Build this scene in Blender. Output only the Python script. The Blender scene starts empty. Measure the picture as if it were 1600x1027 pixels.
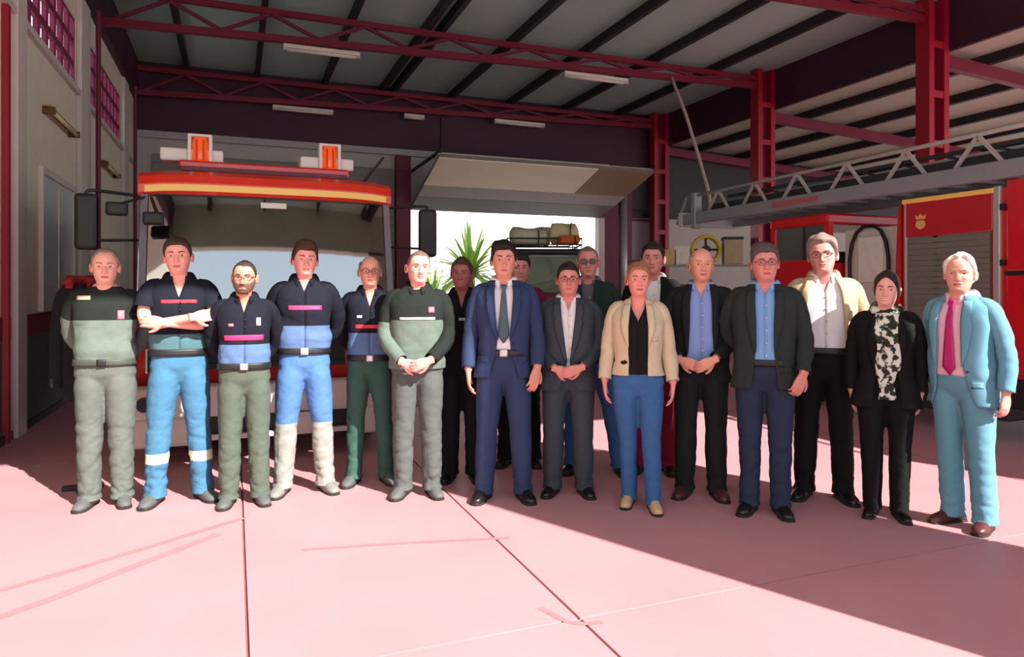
import bpy, bmesh, math, random
import numpy as np
from mathutils import Vector, Matrix

random.seed(7)
PI = math.pi
R = math.radians
SC = bpy.context.scene
COL = SC.collection

# ------------------------------------------------------------------ camera, sky, sun, exposure
cam_d = bpy.data.cameras.new('camera')
cam_d.sensor_width = 36.0
cam_d.lens = 36.0 * 1100.0 / 1600.0
cam_d.shift_y = -58.5 / 1600.0
cam_d.clip_end = 400
cam = bpy.data.objects.new('camera', cam_d)
cam.location = (0, 0, 1.45)
cam.rotation_euler = (R(90), 0, R(-21.5))
COL.objects.link(cam)
SC.camera = cam

w = bpy.data.worlds.new('sky')
SC.world = w
w.use_nodes = True
nt = w.node_tree
bg = nt.nodes['Background']
tc = nt.nodes.new('ShaderNodeTexCoord')
sx = nt.nodes.new('ShaderNodeSeparateXYZ')
rp = nt.nodes.new('ShaderNodeValToRGB')
rp.color_ramp.elements[0].position = 0.0
rp.color_ramp.elements[0].color = (0.92, 0.94, 0.96, 1)
rp.color_ramp.elements[1].position = 0.7
rp.color_ramp.elements[1].color = (0.60, 0.76, 0.95, 1)
nt.links.new(tc.outputs['Generated'], sx.inputs[0])
nt.links.new(sx.outputs['Z'], rp.inputs[0])
nt.links.new(rp.outputs[0], bg.inputs['Color'])
bg.inputs['Strength'].default_value = 1.0

sun_d = bpy.data.lights.new('sun', 'SUN')
sun_d.energy = 6.8
sun_d.angle = R(0.6)
sun_d.color = (1.0, 0.95, 0.88)
sun = bpy.data.objects.new('sun', sun_d)
sun.location = (6, -12, 14)
sun.rotation_euler = Vector((0.323, -0.719, 0.616)).to_track_quat('Z', 'Y').to_euler()
COL.objects.link(sun)

vs = SC.view_settings
SC.display_settings.display_device = 'sRGB'
vs.view_transform = 'Standard'
vs.look = 'None'
vs.gamma = 1.0
vs.use_curve_mapping = False
vs.exposure = 0.85

# ------------------------------------------------------------------ materials
def lin(c):
    o = []
    for v in c:
        v = v / 255.0
        o.append(v / 12.92 if v <= 0.04045 else ((v + 0.055) / 1.055) ** 2.4)
    return tuple(o)

MATS = {}
def mat(name, rgb, rough=0.7, metal=0.0, var=0.12, scale=12.0, bump=0.0, bscale=60.0, coat=0.0, spec=0.5, emit=None):
    if name in MATS:
        return MATS[name]
    m = bpy.data.materials.new(name)
    m.use_nodes = True
    n = m.node_tree
    b = n.nodes['Principled BSDF']
    c = lin(rgb)
    b.inputs['Roughness'].default_value = rough
    b.inputs['Metallic'].default_value = metal
    b.inputs['Specular IOR Level'].default_value = spec
    if coat:
        b.inputs['Coat Weight'].default_value = coat
        b.inputs['Coat Roughness'].default_value = 0.08
    tcn = n.nodes.new('ShaderNodeTexCoord')
    if var > 0:
        no = n.nodes.new('ShaderNodeTexNoise')
        no.inputs['Scale'].default_value = scale
        no.inputs['Detail'].default_value = 4
        n.links.new(tcn.outputs['Object'], no.inputs['Vector'])
        mx = n.nodes.new('ShaderNodeMix')
        mx.data_type = 'RGBA'
        mx.inputs['A'].default_value = tuple(max(0, v * (1 - var)) for v in c) + (1,)
        mx.inputs['B'].default_value = tuple(min(1, v * (1 + var)) for v in c) + (1,)
        n.links.new(no.outputs['Fac'], mx.inputs['Factor'])
        n.links.new(mx.outputs['Result'], b.inputs['Base Color'])
    else:
        b.inputs['Base Color'].default_value = c + (1,)
    if bump > 0:
        nb = n.nodes.new('ShaderNodeTexNoise')
        nb.inputs['Scale'].default_value = bscale
        nb.inputs['Detail'].default_value = 3
        n.links.new(tcn.outputs['Object'], nb.inputs['Vector'])
        bu = n.nodes.new('ShaderNodeBump')
        bu.inputs['Strength'].default_value = bump
        bu.inputs['Distance'].default_value = 0.01
        n.links.new(nb.outputs['Fac'], bu.inputs['Height'])
        n.links.new(bu.outputs['Normal'], b.inputs['Normal'])
    if emit:
        b.inputs['Emission Color'].default_value = lin(emit[0]) + (1,)
        b.inputs['Emission Strength'].default_value = emit[1]
    MATS[name] = m
    return m

def cloth(name, rgb, rough=0.85, var=0.14, bump=0.35, bscale=28.0):
    return mat('cloth_' + name, rgb, rough=rough, var=var, scale=18, bump=bump, bscale=bscale, spec=0.2)

def glass_mat(name, tint, gloss):
    m = bpy.data.materials.new(name)
    m.use_nodes = True
    n = m.node_tree
    n.nodes.remove(n.nodes['Principled BSDF'])
    tr = n.nodes.new('ShaderNodeBsdfTransparent')
    tr.inputs['Color'].default_value = lin(tint) + (1,)
    gl = n.nodes.new('ShaderNodeBsdfGlossy')
    gl.inputs['Roughness'].default_value = 0.03
    mx = n.nodes.new('ShaderNodeMixShader')
    mx.inputs[0].default_value = gloss
    n.links.new(tr.outputs[0], mx.inputs[1])
    n.links.new(gl.outputs[0], mx.inputs[2])
    n.links.new(mx.outputs[0], n.nodes['Material Output'].inputs['Surface'])
    return m

# ------------------------------------------------------------------ object helpers
def tag(o, label=None, cat=None, group=None, kind=None):
    if label: o['label'] = label
    if cat: o['category'] = cat
    if group: o['group'] = group
    if kind: o['kind'] = kind
    return o

def empty(name, loc=(0, 0, 0), rz=0.0, parent=None):
    o = bpy.data.objects.new(name, None)
    COL.objects.link(o)
    o.location = loc
    o.rotation_euler = (0, 0, rz)
    o.empty_display_size = 0.1
    if parent: o.parent = parent
    return o

def link_mesh(name, me, parent=None):
    o = bpy.data.objects.new(name, me)
    COL.objects.link(o)
    if parent: o.parent = parent
    return o

def mesh_obj(name, V, F, mats, parent=None, mi=None, smooth=True, solid=0.0):
    me = bpy.data.meshes.new(name)
    V = np.asarray(V, dtype=float)
    me.from_pydata(V.tolist(), [], [tuple(int(i) for i in f) for f in F])
    if not isinstance(mats, (list, tuple)): mats = [mats]
    for m in mats: me.materials.append(m)
    n = len(me.polygons)
    if mi is not None: me.polygons.foreach_set('material_index', np.asarray(mi, dtype=np.int32))
    me.polygons.foreach_set('use_smooth', np.full(n, smooth))
    me.update()
    o = link_mesh(name, me, parent)
    if solid:
        md = o.modifiers.new('thickness', 'SOLIDIFY')
        md.thickness = abs(solid)
        md.offset = -1 if solid > 0 else 1
        md.use_even_offset = False
    return o

class MB:
    """collects boxes, prisms and tubes of one part"""
    def __init__(s):
        s.V = []; s.F = []; s.M = []; s.cur = 0
    def add(s, V, F):
        b = len(s.V)
        s.V.extend([tuple(map(float, v)) for v in V])
        for f in F:
            s.F.append(tuple(i + b for i in f)); s.M.append(s.cur)
        return s
    def box(s, x0, x1, y0, y1, z0, z1, bev=0.0):
        if bev <= 0:
            V = [(x0,y0,z0),(x1,y0,z0),(x1,y1,z0),(x0,y1,z0),(x0,y0,z1),(x1,y0,z1),(x1,y1,z1),(x0,y1,z1)]
            return s.add(V, [(0,3,2,1),(4,5,6,7),(0,1,5,4),(1,2,6,5),(2,3,7,6),(3,0,4,7)])
        bm = bmesh.new()
        bmesh.ops.create_cube(bm, size=1.0)
        for v in bm.verts:
            v.co = Vector(((x0+x1)/2 + v.co.x*(x1-x0), (y0+y1)/2 + v.co.y*(y1-y0), (z0+z1)/2 + v.co.z*(z1-z0)))
        bmesh.ops.bevel(bm, geom=bm.edges[:], offset=bev, segments=2, affect='EDGES', profile=0.5)
        bm.verts.index_update()
        V = [tuple(v.co) for v in bm.verts]
        F = [tuple(v.index for v in f.verts) for f in bm.faces]
        bm.free()
        return s.add(V, F)
    def bar(s, p, q, wd, hd, up=(0, 0, 1)):
        p = np.array(p, float); q = np.array(q, float)
        d = (q - p); d /= np.linalg.norm(d)
        u = np.array(up, float)
        if abs(d @ u) > 0.98: u = np.array((1.0, 0, 0))
        a = np.cross(d, u); a /= np.linalg.norm(a)
        b = np.cross(a, d)
        V = []
        for c in (p, q):
            for (i, j) in ((-1,-1),(1,-1),(1,1),(-1,1)):
                V.append(c + a*i*wd/2 + b*j*hd/2)
        return s.add(V, [(0,1,2,3)[::-1],(4,5,6,7)] + [(i, (i+1)%4, 4+(i+1)%4, 4+i) for i in range(4)])
    def tube(s, pts, rad, m=10):
        V, F = tube(pts, rad, m)
        return s.add(V, F)
    def prism(s, poly, axis, a, b):
        """poly of 2D points extruded along axis 0/1/2 from a to b"""
        n = len(poly)
        V = []
        for t in (a, b):
            for (u, v) in poly:
                V.append({0: (t, u, v), 1: (u, t, v), 2: (u, v, t)}[axis])
        F = [tuple(range(n)), tuple(range(2*n-1, n-1, -1))] + [(i, i+n, (i+1)%n+n, (i+1)%n) for i in range(n)]
        return s.add(V, F)
    def build(s, name, mats, parent=None, smooth=False):
        return mesh_obj(name, s.V, s.F, mats, parent, mi=s.M, smooth=smooth)

def tube(pts, rad, m=10, cap=True):
    P = np.asarray(pts, float); n = len(P)
    rad = np.asarray(rad, float)
    if rad.ndim == 0: rad = np.full(n, float(rad))
    T = np.zeros_like(P)
    T[1:-1] = P[2:] - P[:-2]; T[0] = P[1]-P[0]; T[-1] = P[-1]-P[-2]
    T /= np.linalg.norm(T, axis=1)[:, None] + 1e-12
    u = np.array((0, 1.0, 0)) if abs(T[0][1]) < 0.8 else np.array((1.0, 0, 0))
    V = []
    ang = np.linspace(0, 2*PI, m, endpoint=False)
    for i in range(n):
        a = u - T[i]*(u @ T[i]); a /= np.linalg.norm(a) + 1e-12
        u = a
        b = np.cross(T[i], a)
        ra, rb = (rad[i], rad[i]) if rad.ndim == 1 else rad[i]
        V.append(P[i] + np.outer(np.cos(ang)*ra, a) + np.outer(np.sin(ang)*rb, b))
    V = np.concatenate(V)
    F = []
    for i in range(n-1):
        for j in range(m):
            k = (j+1) % m
            F.append((i*m+j, i*m+k, (i+1)*m+k, (i+1)*m+j))
    if cap:
        F.append(tuple(range(m-1, -1, -1)))
        F.append(tuple((n-1)*m + j for j in range(m)))
    return V, F

def smooth_path(pts, rad, it=2, n=None):
    """corner cutting on points and radii, then even resampling"""
    P = np.asarray(pts, float)
    r = np.asarray(rad, float)
    if r.ndim == 1: r = r[:, None]
    Q = np.hstack([P, r])
    for _ in range(it):
        N = [Q[0]]
        for i in range(len(Q)-1):
            N.append(Q[i]*0.75 + Q[i+1]*0.25); N.append(Q[i]*0.25 + Q[i+1]*0.75)
        N.append(Q[-1]); Q = np.array(N)
    if n:
        L = np.concatenate([[0], np.cumsum(np.linalg.norm(np.diff(Q[:, :3], axis=0), axis=1))])
        t = np.linspace(0, L[-1], n)
        Q = np.stack([np.interp(t, L, Q[:, i]) for i in range(Q.shape[1])], axis=1)
    rr = Q[:, 3] if Q.shape[1] == 4 else Q[:, 3:]
    return Q[:, :3], rr

def remesh(V, F, voxel, it=2):
    me = bpy.data.meshes.new('tmp')
    me.from_pydata([tuple(map(float, v)) for v in V], [], [tuple(int(i) for i in f) for f in F])
    o = bpy.data.objects.new('tmp', me)
    COL.objects.link(o)
    md = o.modifiers.new('r', 'REMESH'); md.mode = 'VOXEL'; md.voxel_size = voxel; md.use_smooth_shade = True
    if it:
        ms = o.modifiers.new('s', 'SMOOTH'); ms.factor = 0.5; ms.iterations = it
    dg = bpy.context.evaluated_depsgraph_get()
    ev = o.evaluated_get(dg)
    m2 = ev.to_mesh()
    n = len(m2.vertices)
    co = np.empty(n*3); m2.vertices.foreach_get('co', co)
    no = np.empty(n*3); m2.vertices.foreach_get('normal', no)
    Fo = [tuple(p.vertices) for p in m2.polygons]
    ev.to_mesh_clear()
    bpy.data.objects.remove(o); bpy.data.meshes.remove(me)
    return co.reshape(-1, 3), Fo, no.reshape(-1, 3)

class Waves:
    """sum of random sine waves: soft irregular folds"""
    def __init__(s, seed, n=9, kmin=10, kmax=34, stretch=(1, 1, 1)):
        rs = np.random.RandomState(seed)
        d = rs.normal(size=(n, 3)); d /= np.linalg.norm(d, axis=1)[:, None]
        k = np.exp(rs.uniform(np.log(kmin), np.log(kmax), n))
        s.K = d * k[:, None] * np.array(stretch)
        s.p = rs.uniform(0, 2*PI, n)
        s.a = (kmin / k) ** 0.7
        s.a /= s.a.sum() ** 0.8
    def ridge(s, P):
        '''rounded ridges with sharp valleys between them'''
        return ((2*np.abs(np.sin(P @ s.K.T*.5 + s.p))**.8 - 1.2) * s.a).sum(axis=1)
    def crease(s, P, w=.38):
        '''broken, narrow creases'''
        n = len(s.p)
        a = np.sin(P @ s.K.T*.5 + s.p)
        K2 = np.roll(s.K, 1, axis=0)*.45
        m = np.clip(np.sin(P @ K2.T + s.p*1.7)*1.6 + .3, 0, 1)
        return (-np.exp(-(a/w)**2)*m*s.a).sum(axis=1)
    def __call__(s, P):
        return (np.sin(P @ s.K.T + s.p) * s.a).sum(axis=1)
# ------------------------------------------------------------------ people
def table(rows):
    A = np.array(rows, float)
    zz = np.linspace(A[0, 0], A[-1, 0], 300)
    out = [zz]
    for c in range(1, A.shape[1]):
        v = np.interp(zz, A[:, 0], A[:, c])
        p = np.pad(v, 9, mode='edge')
        out.append(np.convolve(p, np.ones(19)/19, mode='valid'))
    return np.array(out)

class Torso:
    def __init__(s, wf=1.0, df=1.0, belly=0.0, female=False):
        rows = [(.74,.166,.098,.108),(.82,.170,.102,.118),(.90,.170,.104,.120),(1.0,.156,.102,.104),(1.08,.150,.102,.094),
                (1.18,.157,.110,.098),(1.28,.168,.116,.108),(1.36,.175,.108,.112),(1.41,.176,.088,.104),(1.445,.156,.068,.092),
                (1.472,.116,.058,.080),(1.495,.078,.055,.070),(1.53,.064,.052,.066)]
        if female:
            rows = [(.74,.176,.100,.115),(.82,.182,.104,.126),(.90,.178,.102,.124),(1.0,.150,.094,.098),(1.08,.138,.092,.088),
                    (1.18,.146,.108,.094),(1.26,.158,.132,.102),(1.34,.168,.112,.106),(1.40,.168,.080,.102),(1.44,.140,.062,.090),
                    (1.47,.096,.052,.074),(1.495,.066,.048,.062),(1.53,.058,.046,.060)]
        A = np.array(rows)
        neck = np.clip((A[:, 0]-1.44)/.05, 0, 1)
        A[:, 1] *= wf*(1-neck) + neck
        A[:, 2:] *= (df*(1-neck) + neck)[:, None]
        g = np.exp(-((A[:, 0]-1.06)/.13)**2)
        A[:, 2] += belly*g; A[:, 1] += belly*.45*g
        s.T = table(A)
        s.n = 2.5
    def dims(s, z):
        return [np.interp(z, s.T[0], s.T[i]) for i in (1, 2, 3)]
    def p(s, phi, z, d=0.0):
        """point at angle phi (0 = front, + towards +x) and height z, d outside the skin"""
        hw, f, b = s.dims(z)
        hw, f, b = hw+d, f+d, b+d
        sn, cs = np.sin(phi), np.cos(phi)
        e = 2/s.n
        x = hw*np.sign(sn)*np.abs(sn)**e
        y = -np.where(cs > 0, f, b)*np.sign(cs)*np.abs(cs)**e
        return np.stack(np.broadcast_arrays(x, y, z), axis=-1)
    def front(s, x, z, d=0.0):
        hw, f, b = s.dims(z)
        hw, f = hw+d, f+d
        t = np.clip(np.abs(x)/hw, 0, .999)
        y = -f*(1-t**s.n)**(1/s.n)
        return np.stack(np.broadcast_arrays(x, y, z), axis=-1)
    def phi_of(s, x, z, d=0.0):
        hw = s.dims(z)[0]+d
        return np.arcsin(np.clip(np.asarray(x)/hw, -1, 1)**(s.n/2))

HEADT = table([(-.25,.090,.060,.090),(-.215,.068,.050,.074),(-.175,.058,.046,.066),(-.145,.0565,.046,.064),(-.128,.056,.050,.066),
    (-.116,.050,.076,.068),(-.10,.054,.087,.072),(-.08,.0625,.091,.080),(-.055,.069,.091,.088),(-.03,.0735,.091,.095),(0,.0765,.092,.100),
    (.03,.0765,.094,.102),(.055,.072,.090,.098),(.08,.061,.076,.085),(.098,.045,.056,.064),(.109,.027,.034,.038),(.115,.006,.008,.01)])
HEADT2 = np.array([HEADT[0]] + [np.interp(HEADT[0], HEADT[0], HEADT[i]) for i in (1, 2, 3)])

def headsurf(phi, z, d=0.0, wide=1.0, jaw=0.0):
    hw, f, b = [np.interp(z, HEADT[0], HEADT[i]) for i in (1, 2, 3)]
    top = np.clip((z-.095)/.02, 0, 1)
    hw = hw*wide + jaw*np.exp(-((z+.085)/.04)**2) + d
    f = f + d; b = b + d
    e = 2/2.25
    sn, cs = np.sin(phi), np.cos(phi)
    x = hw*np.sign(sn)*np.abs(sn)**e
    y = -np.where(cs > 0, f, b)*np.sign(cs)*np.abs(cs)**e
    return np.stack(np.broadcast_arrays(x, y, z), axis=-1)

def grid_faces(nr, nc, closed=True, off=0):
    F = []
    for i in range(nr-1):
        for j in range(nc if closed else nc-1):
            k = (j+1) % nc
            F.append((off+i*nc+j, off+i*nc+k, off+(i+1)*nc+k, off+(i+1)*nc+j))
    return F

def face_features(P, nose=1.0, smile=0.0):
    x, y, z = P[..., 0], P[..., 1], P[..., 2]
    front = np.clip(-y/.05, 0, 1)
    g = lambda cx, cz, sx, sz: np.exp(-((x-cx)/sx)**2 - ((z-cz)/sz)**2)
    d = np.zeros_like(x)
    tz = np.clip((.012-z)/.05, 0, 1)
    ridge = np.where((z < .02) & (z > -.052), np.sin(np.clip(tz, 0, 1)*PI/2), 0)*np.clip((z+.054)/.012, 0, 1)
    d += nose*.027*ridge*np.exp(-(x/(.0085+.004*tz))**2)
    d += nose*.008*(g(.012, -.04, .007, .008) + g(-.012, -.04, .007, .008))
    for sg in (-1, 1):
        d -= .014*g(sg*.032, -.001, .017, .011)
        d += .005*g(sg*.030, .019, .022, .008)
        d += (.004+.004*smile)*g(sg*.046, -.028, .018, .016)
        d -= .003*smile*g(sg*.030, -.060, .006, .018)
    d += .005*g(0, -.064, .022, .006) + .006*g(0, -.078, .018, .006)
    d -= .005*g(0, -.0710, .026, .003)
    d -= .003*g(0, -.088, .02, .005)
    d += .007*g(0, -.102, .02, .012)
    return d*front

def build_head(c, skin, skin2, lipm, eyew, iris, browm):
    """head, neck and ears: returns V, F, material index (0 skin 1 lips 2 eye white 3 iris 4 brow 5 blush)"""
    nc = 72
    # more columns at the face
    t = np.linspace(0, 2*PI, nc, endpoint=False)
    phi = t - .45*np.sin(t)
    zs = np.concatenate([np.linspace(-.25, -.135, 9), np.linspace(-.128, .055, 46), .06+.055*np.sin(np.linspace(.05, PI/2, 13))])
    zs[-1] = .1149
    PH, Z = np.meshgrid(phi, zs)
    P = headsurf(PH, Z, 0, c.get('wide', 1.0), c.get('jaw', 0.0))
    d = face_features(P, c.get('nose', 1.0), c.get('smile', .3))
    P[..., 1] -= d
    V = P.reshape(-1, 3)
    F = grid_faces(len(zs), nc)
    M = []
    for f in F:
        ctr = V[list(f)].mean(axis=0)
        m = 0
        if ctr[1] < -.06:
            if abs(ctr[0]) < .024*(1-abs(ctr[2]+.0715)/.03) and abs(ctr[2]+.0715) < .0095:
                m = 1
            if c.get('smile', 0) >= 1 and abs(ctr[0]) < .019 and abs(ctr[2]+.0715) < .0036:
                m = 2
        M.append(m)
    n0 = len(V)
    F.append(tuple((len(zs)-1)*nc+j for j in range(nc))); M.append(0)
    V = list(V)
    # ears
    for sg in (-1, 1):
        a = np.linspace(0, 2*PI, 14, endpoint=False)
        rings = []
        hwE = float(headsurf(np.array(PI/2), np.array(-.012), 0, c.get('wide', 1.0))[0])
        for (k, dx) in ((.55, -.006), (.9, .002), (1.05, .010), (.92, .016), (.6, .012)):
            rr = np.stack([sg*(hwE + dx + .006*np.sin(a)*0 - .0*a + .006*np.cos(a)*(k)), .018 + .0175*k*np.cos(a), -.012 + .031*k*np.sin(a) + .004*np.cos(a)], axis=1)
            rings.append(rr)
        b = len(V)
        V += list(np.concatenate(rings))
        ff = grid_faces(5, 14, True, b)
        if sg < 0: ff = [f[::-1] for f in ff]
        F += ff; M += [0]*len(ff)
        F.append(tuple(b+4*14+j for j in range(14))); M.append(0)
    # eyeballs set in their sockets
    for sg in (-1, 1):
        base = headsurf(np.array(math.asin((.032/.0765)**1.125)*sg), np.array(0.0), 0, c.get('wide', 1.0))
        ctr = np.array((sg*.032, base[1]+.0220, -.001))
        nr, na = 9, 14
        b = len(V)
        for i in range(nr):
            th = i/(nr-1)*PI*.5
            for j in range(na):
                ph = j/na*2*PI
                V.append(ctr + np.array((.0125*math.sin(th)*math.cos(ph), -.0125*math.cos(th), .0070*math.sin(th)*math.sin(ph))))
        for i in range(nr-1):
            for j in range(na):
                F.append((b+i*na+j, b+i*na+(j+1) % na, b+(i+1)*na+(j+1) % na, b+(i+1)*na+j))
                M.append(3 if i < 4 else 2)
    # brows
    for sg in (-1, 1):
        b = len(V)
        n = 8
        for i in range(n):
            x = sg*(.014 + .036*i/(n-1)); z = .0185 + .005*math.sin(i/(n-1)*PI*.85)
            th = .0042*(1-.55*i/(n-1))
            for (dz, dd) in ((-th, .0), (-th*.5, .004), (th*.5, .004), (th, 0)):
                ph = math.asin(min(1, abs(x)/.0765)**1.125)*sg
                q = headsurf(np.array(ph), np.array(z+dz), .0045+dd, c.get('wide', 1.0))
                V.append(np.array((x, q[1], z+dz)))
        for i in range(n-1):
            for j in range(3):
                F.append((b+i*4+j, b+(i+1)*4+j, b+(i+1)*4+j+1, b+i*4+j+1)); M.append(4)
    return np.array(V), F, M

HAIR = {   # hairline height by angle from the front, thickness, thickness at the crown
    'short':   dict(line=[(0,.068),(25,.068),(48,.058),(62,.030),(74,.012),(84,-.018),(96,.022),(112,-.02),(128,-.055),(180,-.075)], t=.010, top=.016),
    'side':    dict(line=[(0,.060),(25,.062),(48,.052),(62,.024),(74,.008),(84,-.020),(96,.020),(112,-.02),(128,-.058),(180,-.078)], t=.013, top=.026),
    'reced':   dict(line=[(0,.088),(20,.092),(40,.094),(58,.060),(70,.022),(84,-.014),(96,.022),(112,-.02),(128,-.055),(180,-.075)], t=.009, top=.011),
    'crop':    dict(line=[(0,.078),(25,.082),(48,.078),(62,.040),(74,.015),(84,-.010),(96,.022),(112,-.02),(128,-.055),(180,-.070)], t=.004, top=.005),
    'horse':   dict(line=[(60,.052),(70,.030),(84,-.012),(96,.022),(112,-.02),(128,-.055),(180,-.075)], t=.008, top=.008, upper=[(60,.058),(75,.070),(110,.074),(180,.060)]),
    'white':   dict(line=[(0,.094),(20,.098),(40,.096),(58,.058),(70,.028),(84,-.014),(96,.020),(112,-.03),(128,-.07),(180,-.095)], t=.016, top=.018),
    'bob':     dict(line=[(0,.060),(20,.064),(40,.052),(56,.020),(68,-.05),(80,-.095),(95,-.105),(130,-.11),(180,-.115)], t=.020, top=.026),
    'parted':  dict(line=[(0,.084),(14,.078),(34,.056),(52,.026),(66,-.01),(78,-.045),(90,-.060),(112,-.07),(128,-.08),(180,-.095)], t=.013, top=.018, bun=True),
    'tied':    dict(line=[(0,.066),(20,.068),(42,.056),(58,.028),(72,.004),(84,-.018),(96,.020),(112,-.02),(128,-.06),(180,-.085)], t=.012, top=.018, bun=True),
    'big':     dict(line=[(0,.074),(25,.076),(48,.062),(62,.032),(74,.010),(84,-.03),(96,.016),(112,-.03),(128,-.065),(180,-.085)], t=.018, top=.032),
}

def build_hair(style, wide, seed):
    h = HAIR[style]
    L = np.array(h['line'], float)
    up = np.array(h['upper'], float) if 'upper' in h else None
    wv = Waves(seed, 9, 40, 160)
    nc, nr = 64, 18
    if up is None:
        phi = np.linspace(-PI, PI, nc, endpoint=False)
        closed = True
    else:
        phi = np.linspace(R(62), 2*PI-R(62), nc)
        closed = False
    a = np.degrees(np.abs((phi+PI) % (2*PI) - PI))
    zl = np.interp(a, L[:, 0], L[:, 1])
    wl0 = Waves(seed+5, 8, 60, 200)
    zl = zl + .005*wl0(headsurf(phi, zl, 0, wide))
    zu = np.full(nc, .1149) if up is None else np.interp(a, up[:, 0], up[:, 1])
    V = []
    for i in range(nr):
        u = i/(nr-1)
        if up is None:
            k = math.sin(u*PI/2)**1.0
            z = zl + (zu-zl)*k
        else:
            z = zl + (zu-zl)*u
        P = headsurf(phi, z, 0, wide)
        C = np.array((0, .012, .01))
        N = P - C; N /= np.linalg.norm(N, axis=1)[:, None]
        th = np.full(nc, h['t'])
        edge = min(1, u/.13)
        th = th*edge
        if up is not None: th = th*min(1, (1-u)/.2)
        th = th + (h['top']-h['t'])*np.clip((P[:, 2]-.03)/.07, 0, 1)*edge
        th = th*(1+.6*wv(P)) - (.003 if edge < .05 else 0) + .0015
        V.append(P + N*th[:, None])
    V = np.concatenate(V)
    F = grid_faces(nr, nc, closed)
    if up is None: F.append(tuple((nr-1)*nc+j for j in range(nc)))
    if h.get('bun'):
        b = len(V); V = list(V)
        for i in range(8):
            th = i/7*PI
            for j in range(12):
                p = j/12*2*PI
                V.append(np.array((.034*math.sin(th)*math.cos(p), .118+.03*math.cos(th), .01+.034*math.sin(th)*math.sin(p))))
        F += grid_faces(8, 12, True, b)
        V = np.array(V)
    return V, F

def fwd_frame(f, n):
    f = np.array(f, float); f /= np.linalg.norm(f)
    n = np.array(n, float); n -= f*(f @ n); n /= np.linalg.norm(n)
    return f, n, np.cross(f, n)

def hand_tubes(W, f, n, side, curl=25, spread=1.0, thumb_curl=0.0):
    """palm, four unequal bent fingers and a thumb; n = the way the palm faces, side = +1/-1 picks the thumb's edge"""
    f, n, s = fwd_frame(f, n)
    s = s*side
    W = np.array(W, float)
    out = []
    # wrist and palm as flattened tube
    pts = [W - f*.03, W, W+f*.03, W+f*.065, W+f*.092]
    rad = [(.024,.028),(.020,.027),(.017,.036),(.0145,.042),(.011,.040)]
    out.append(flat_tube(pts, rad, f, n, s))
    lens = [.070, .080, .075, .058]
    for i, L in enumerate(lens):
        o = (.031 - .0207*i)*spread
        base = W + f*(.078 if i < 3 else .070) + s*o*.97
        dirv = f + s*o*1.2
        dirv /= np.linalg.norm(dirv)
        seg = [.45*L, .32*L, .26*L]
        ang = [curl*.7, curl*1.0, curl*.7]
        p = [base, base + dirv*.018]
        d = dirv.copy(); acc = 0
        for sl, an in zip(seg, ang):
            acc += R(an)
            dd = d*math.cos(acc) + n*math.sin(acc)
            p.append(p[-1] + dd*sl)
        r = np.array([.0095, .0095, .0088, .0080, .0062])*(1 if i < 3 else .88)
        out.append(tube(*smooth_path(p, r, 1), m=8))
    tb = W + f*.022 + s*.022
    td = f*.62 + s*.72 + n*.25; td /= np.linalg.norm(td)
    t2 = f*.85 + s*(.45-.5*thumb_curl) + n*(.25+.4*thumb_curl); t2 /= np.linalg.norm(t2)
    t3 = f*.95 + s*(.15-.5*thumb_curl) + n*(.3+.4*thumb_curl); t3 /= np.linalg.norm(t3)
    p = [tb, tb+td*.034, tb+td*.034+t2*.032, tb+td*.034+t2*.032+t3*.024]
    out.append(tube(*smooth_path(p, [.0150, .0125, .0105, .0075], 1), m=8))
    return out

def flat_tube(pts, rad, f, n, s, m=14):
    a = np.linspace(0, 2*PI, m, endpoint=False)
    V = []
    for p, (rn, rs_) in zip(pts, rad):
        ca, sa = np.cos(a), np.sin(a)
        V.append(p + np.outer(np.sign(ca)*np.abs(ca)**.8*rn, n) + np.outer(np.sign(sa)*np.abs(sa)**.8*rs_, s))
    V = np.concatenate(V)
    F = grid_faces(len(pts), m)
    F.append(tuple(range(m-1, -1, -1))); F.append(tuple((len(pts)-1)*m+j for j in range(m)))
    return V, F

POSE = {   # for the side sg (+1 = the person's own left, +x): elbow, wrist, finger direction, palm facing, curl
    'side':   lambda g: dict(E=(g*.240, .025, 1.135), W=(g*.252, -.035, .885), f=(-g*.05, -.12, -1), n=(-g, .1, 0), curl=24),
    'sideback': lambda g: dict(E=(g*.236, .075, 1.145), W=(g*.232, .045, .885), f=(-g*.05, -.05, -1), n=(-g, .1, 0), curl=24),
    'behind': lambda g: dict(E=(g*.262, .12, 1.17), W=(g*.10, .205, .99), f=(-g*.95, .1, -.25), n=(0, 1, 0), curl=30),
    'clasp':  lambda g: dict(E=(g*.245, -.01, 1.135), W=(g*.092, -.195 - (.026 if g > 0 else 0), .975 + (.012 if g > 0 else 0)), f=(-g*.9, -.12, -.32), n=(0, 1, .15), curl=34),
    'cross':  lambda g: dict(E=(g*.235, -.085, 1.165), W=(-g*.085, -.215 - (.035 if g < 0 else 0), 1.20 + (.035 if g < 0 else 0)), f=(-g*.95, .35, .1), n=(0, 1, -.1), curl=22),
    'hip':    lambda g: dict(E=(g*.285, .03, 1.16), W=(g*.235, -.125, .93), f=(-g*.35, -.25, -.9), n=(-g*.3, .9, -.1), curl=30),
    'embrace': lambda g: dict(E=(g*.30, .06, 1.19), W=(g*.30, .20, 1.0), f=(0, .3, -1), n=(-g, 0, 0), curl=24),
}

def outline_strip(tor, zs, x0, x1, d, nx=7):
    """patch on the chest: rows at heights zs between x0 and x1"""
    V = []
    for z, a, b in zip(zs, x0, x1):
        V.append(tor.front(np.linspace(a, b, nx), np.full(nx, z), d))
    return np.concatenate(V), grid_faces(len(zs), nx, False)

N_PERSON = [0]

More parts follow.
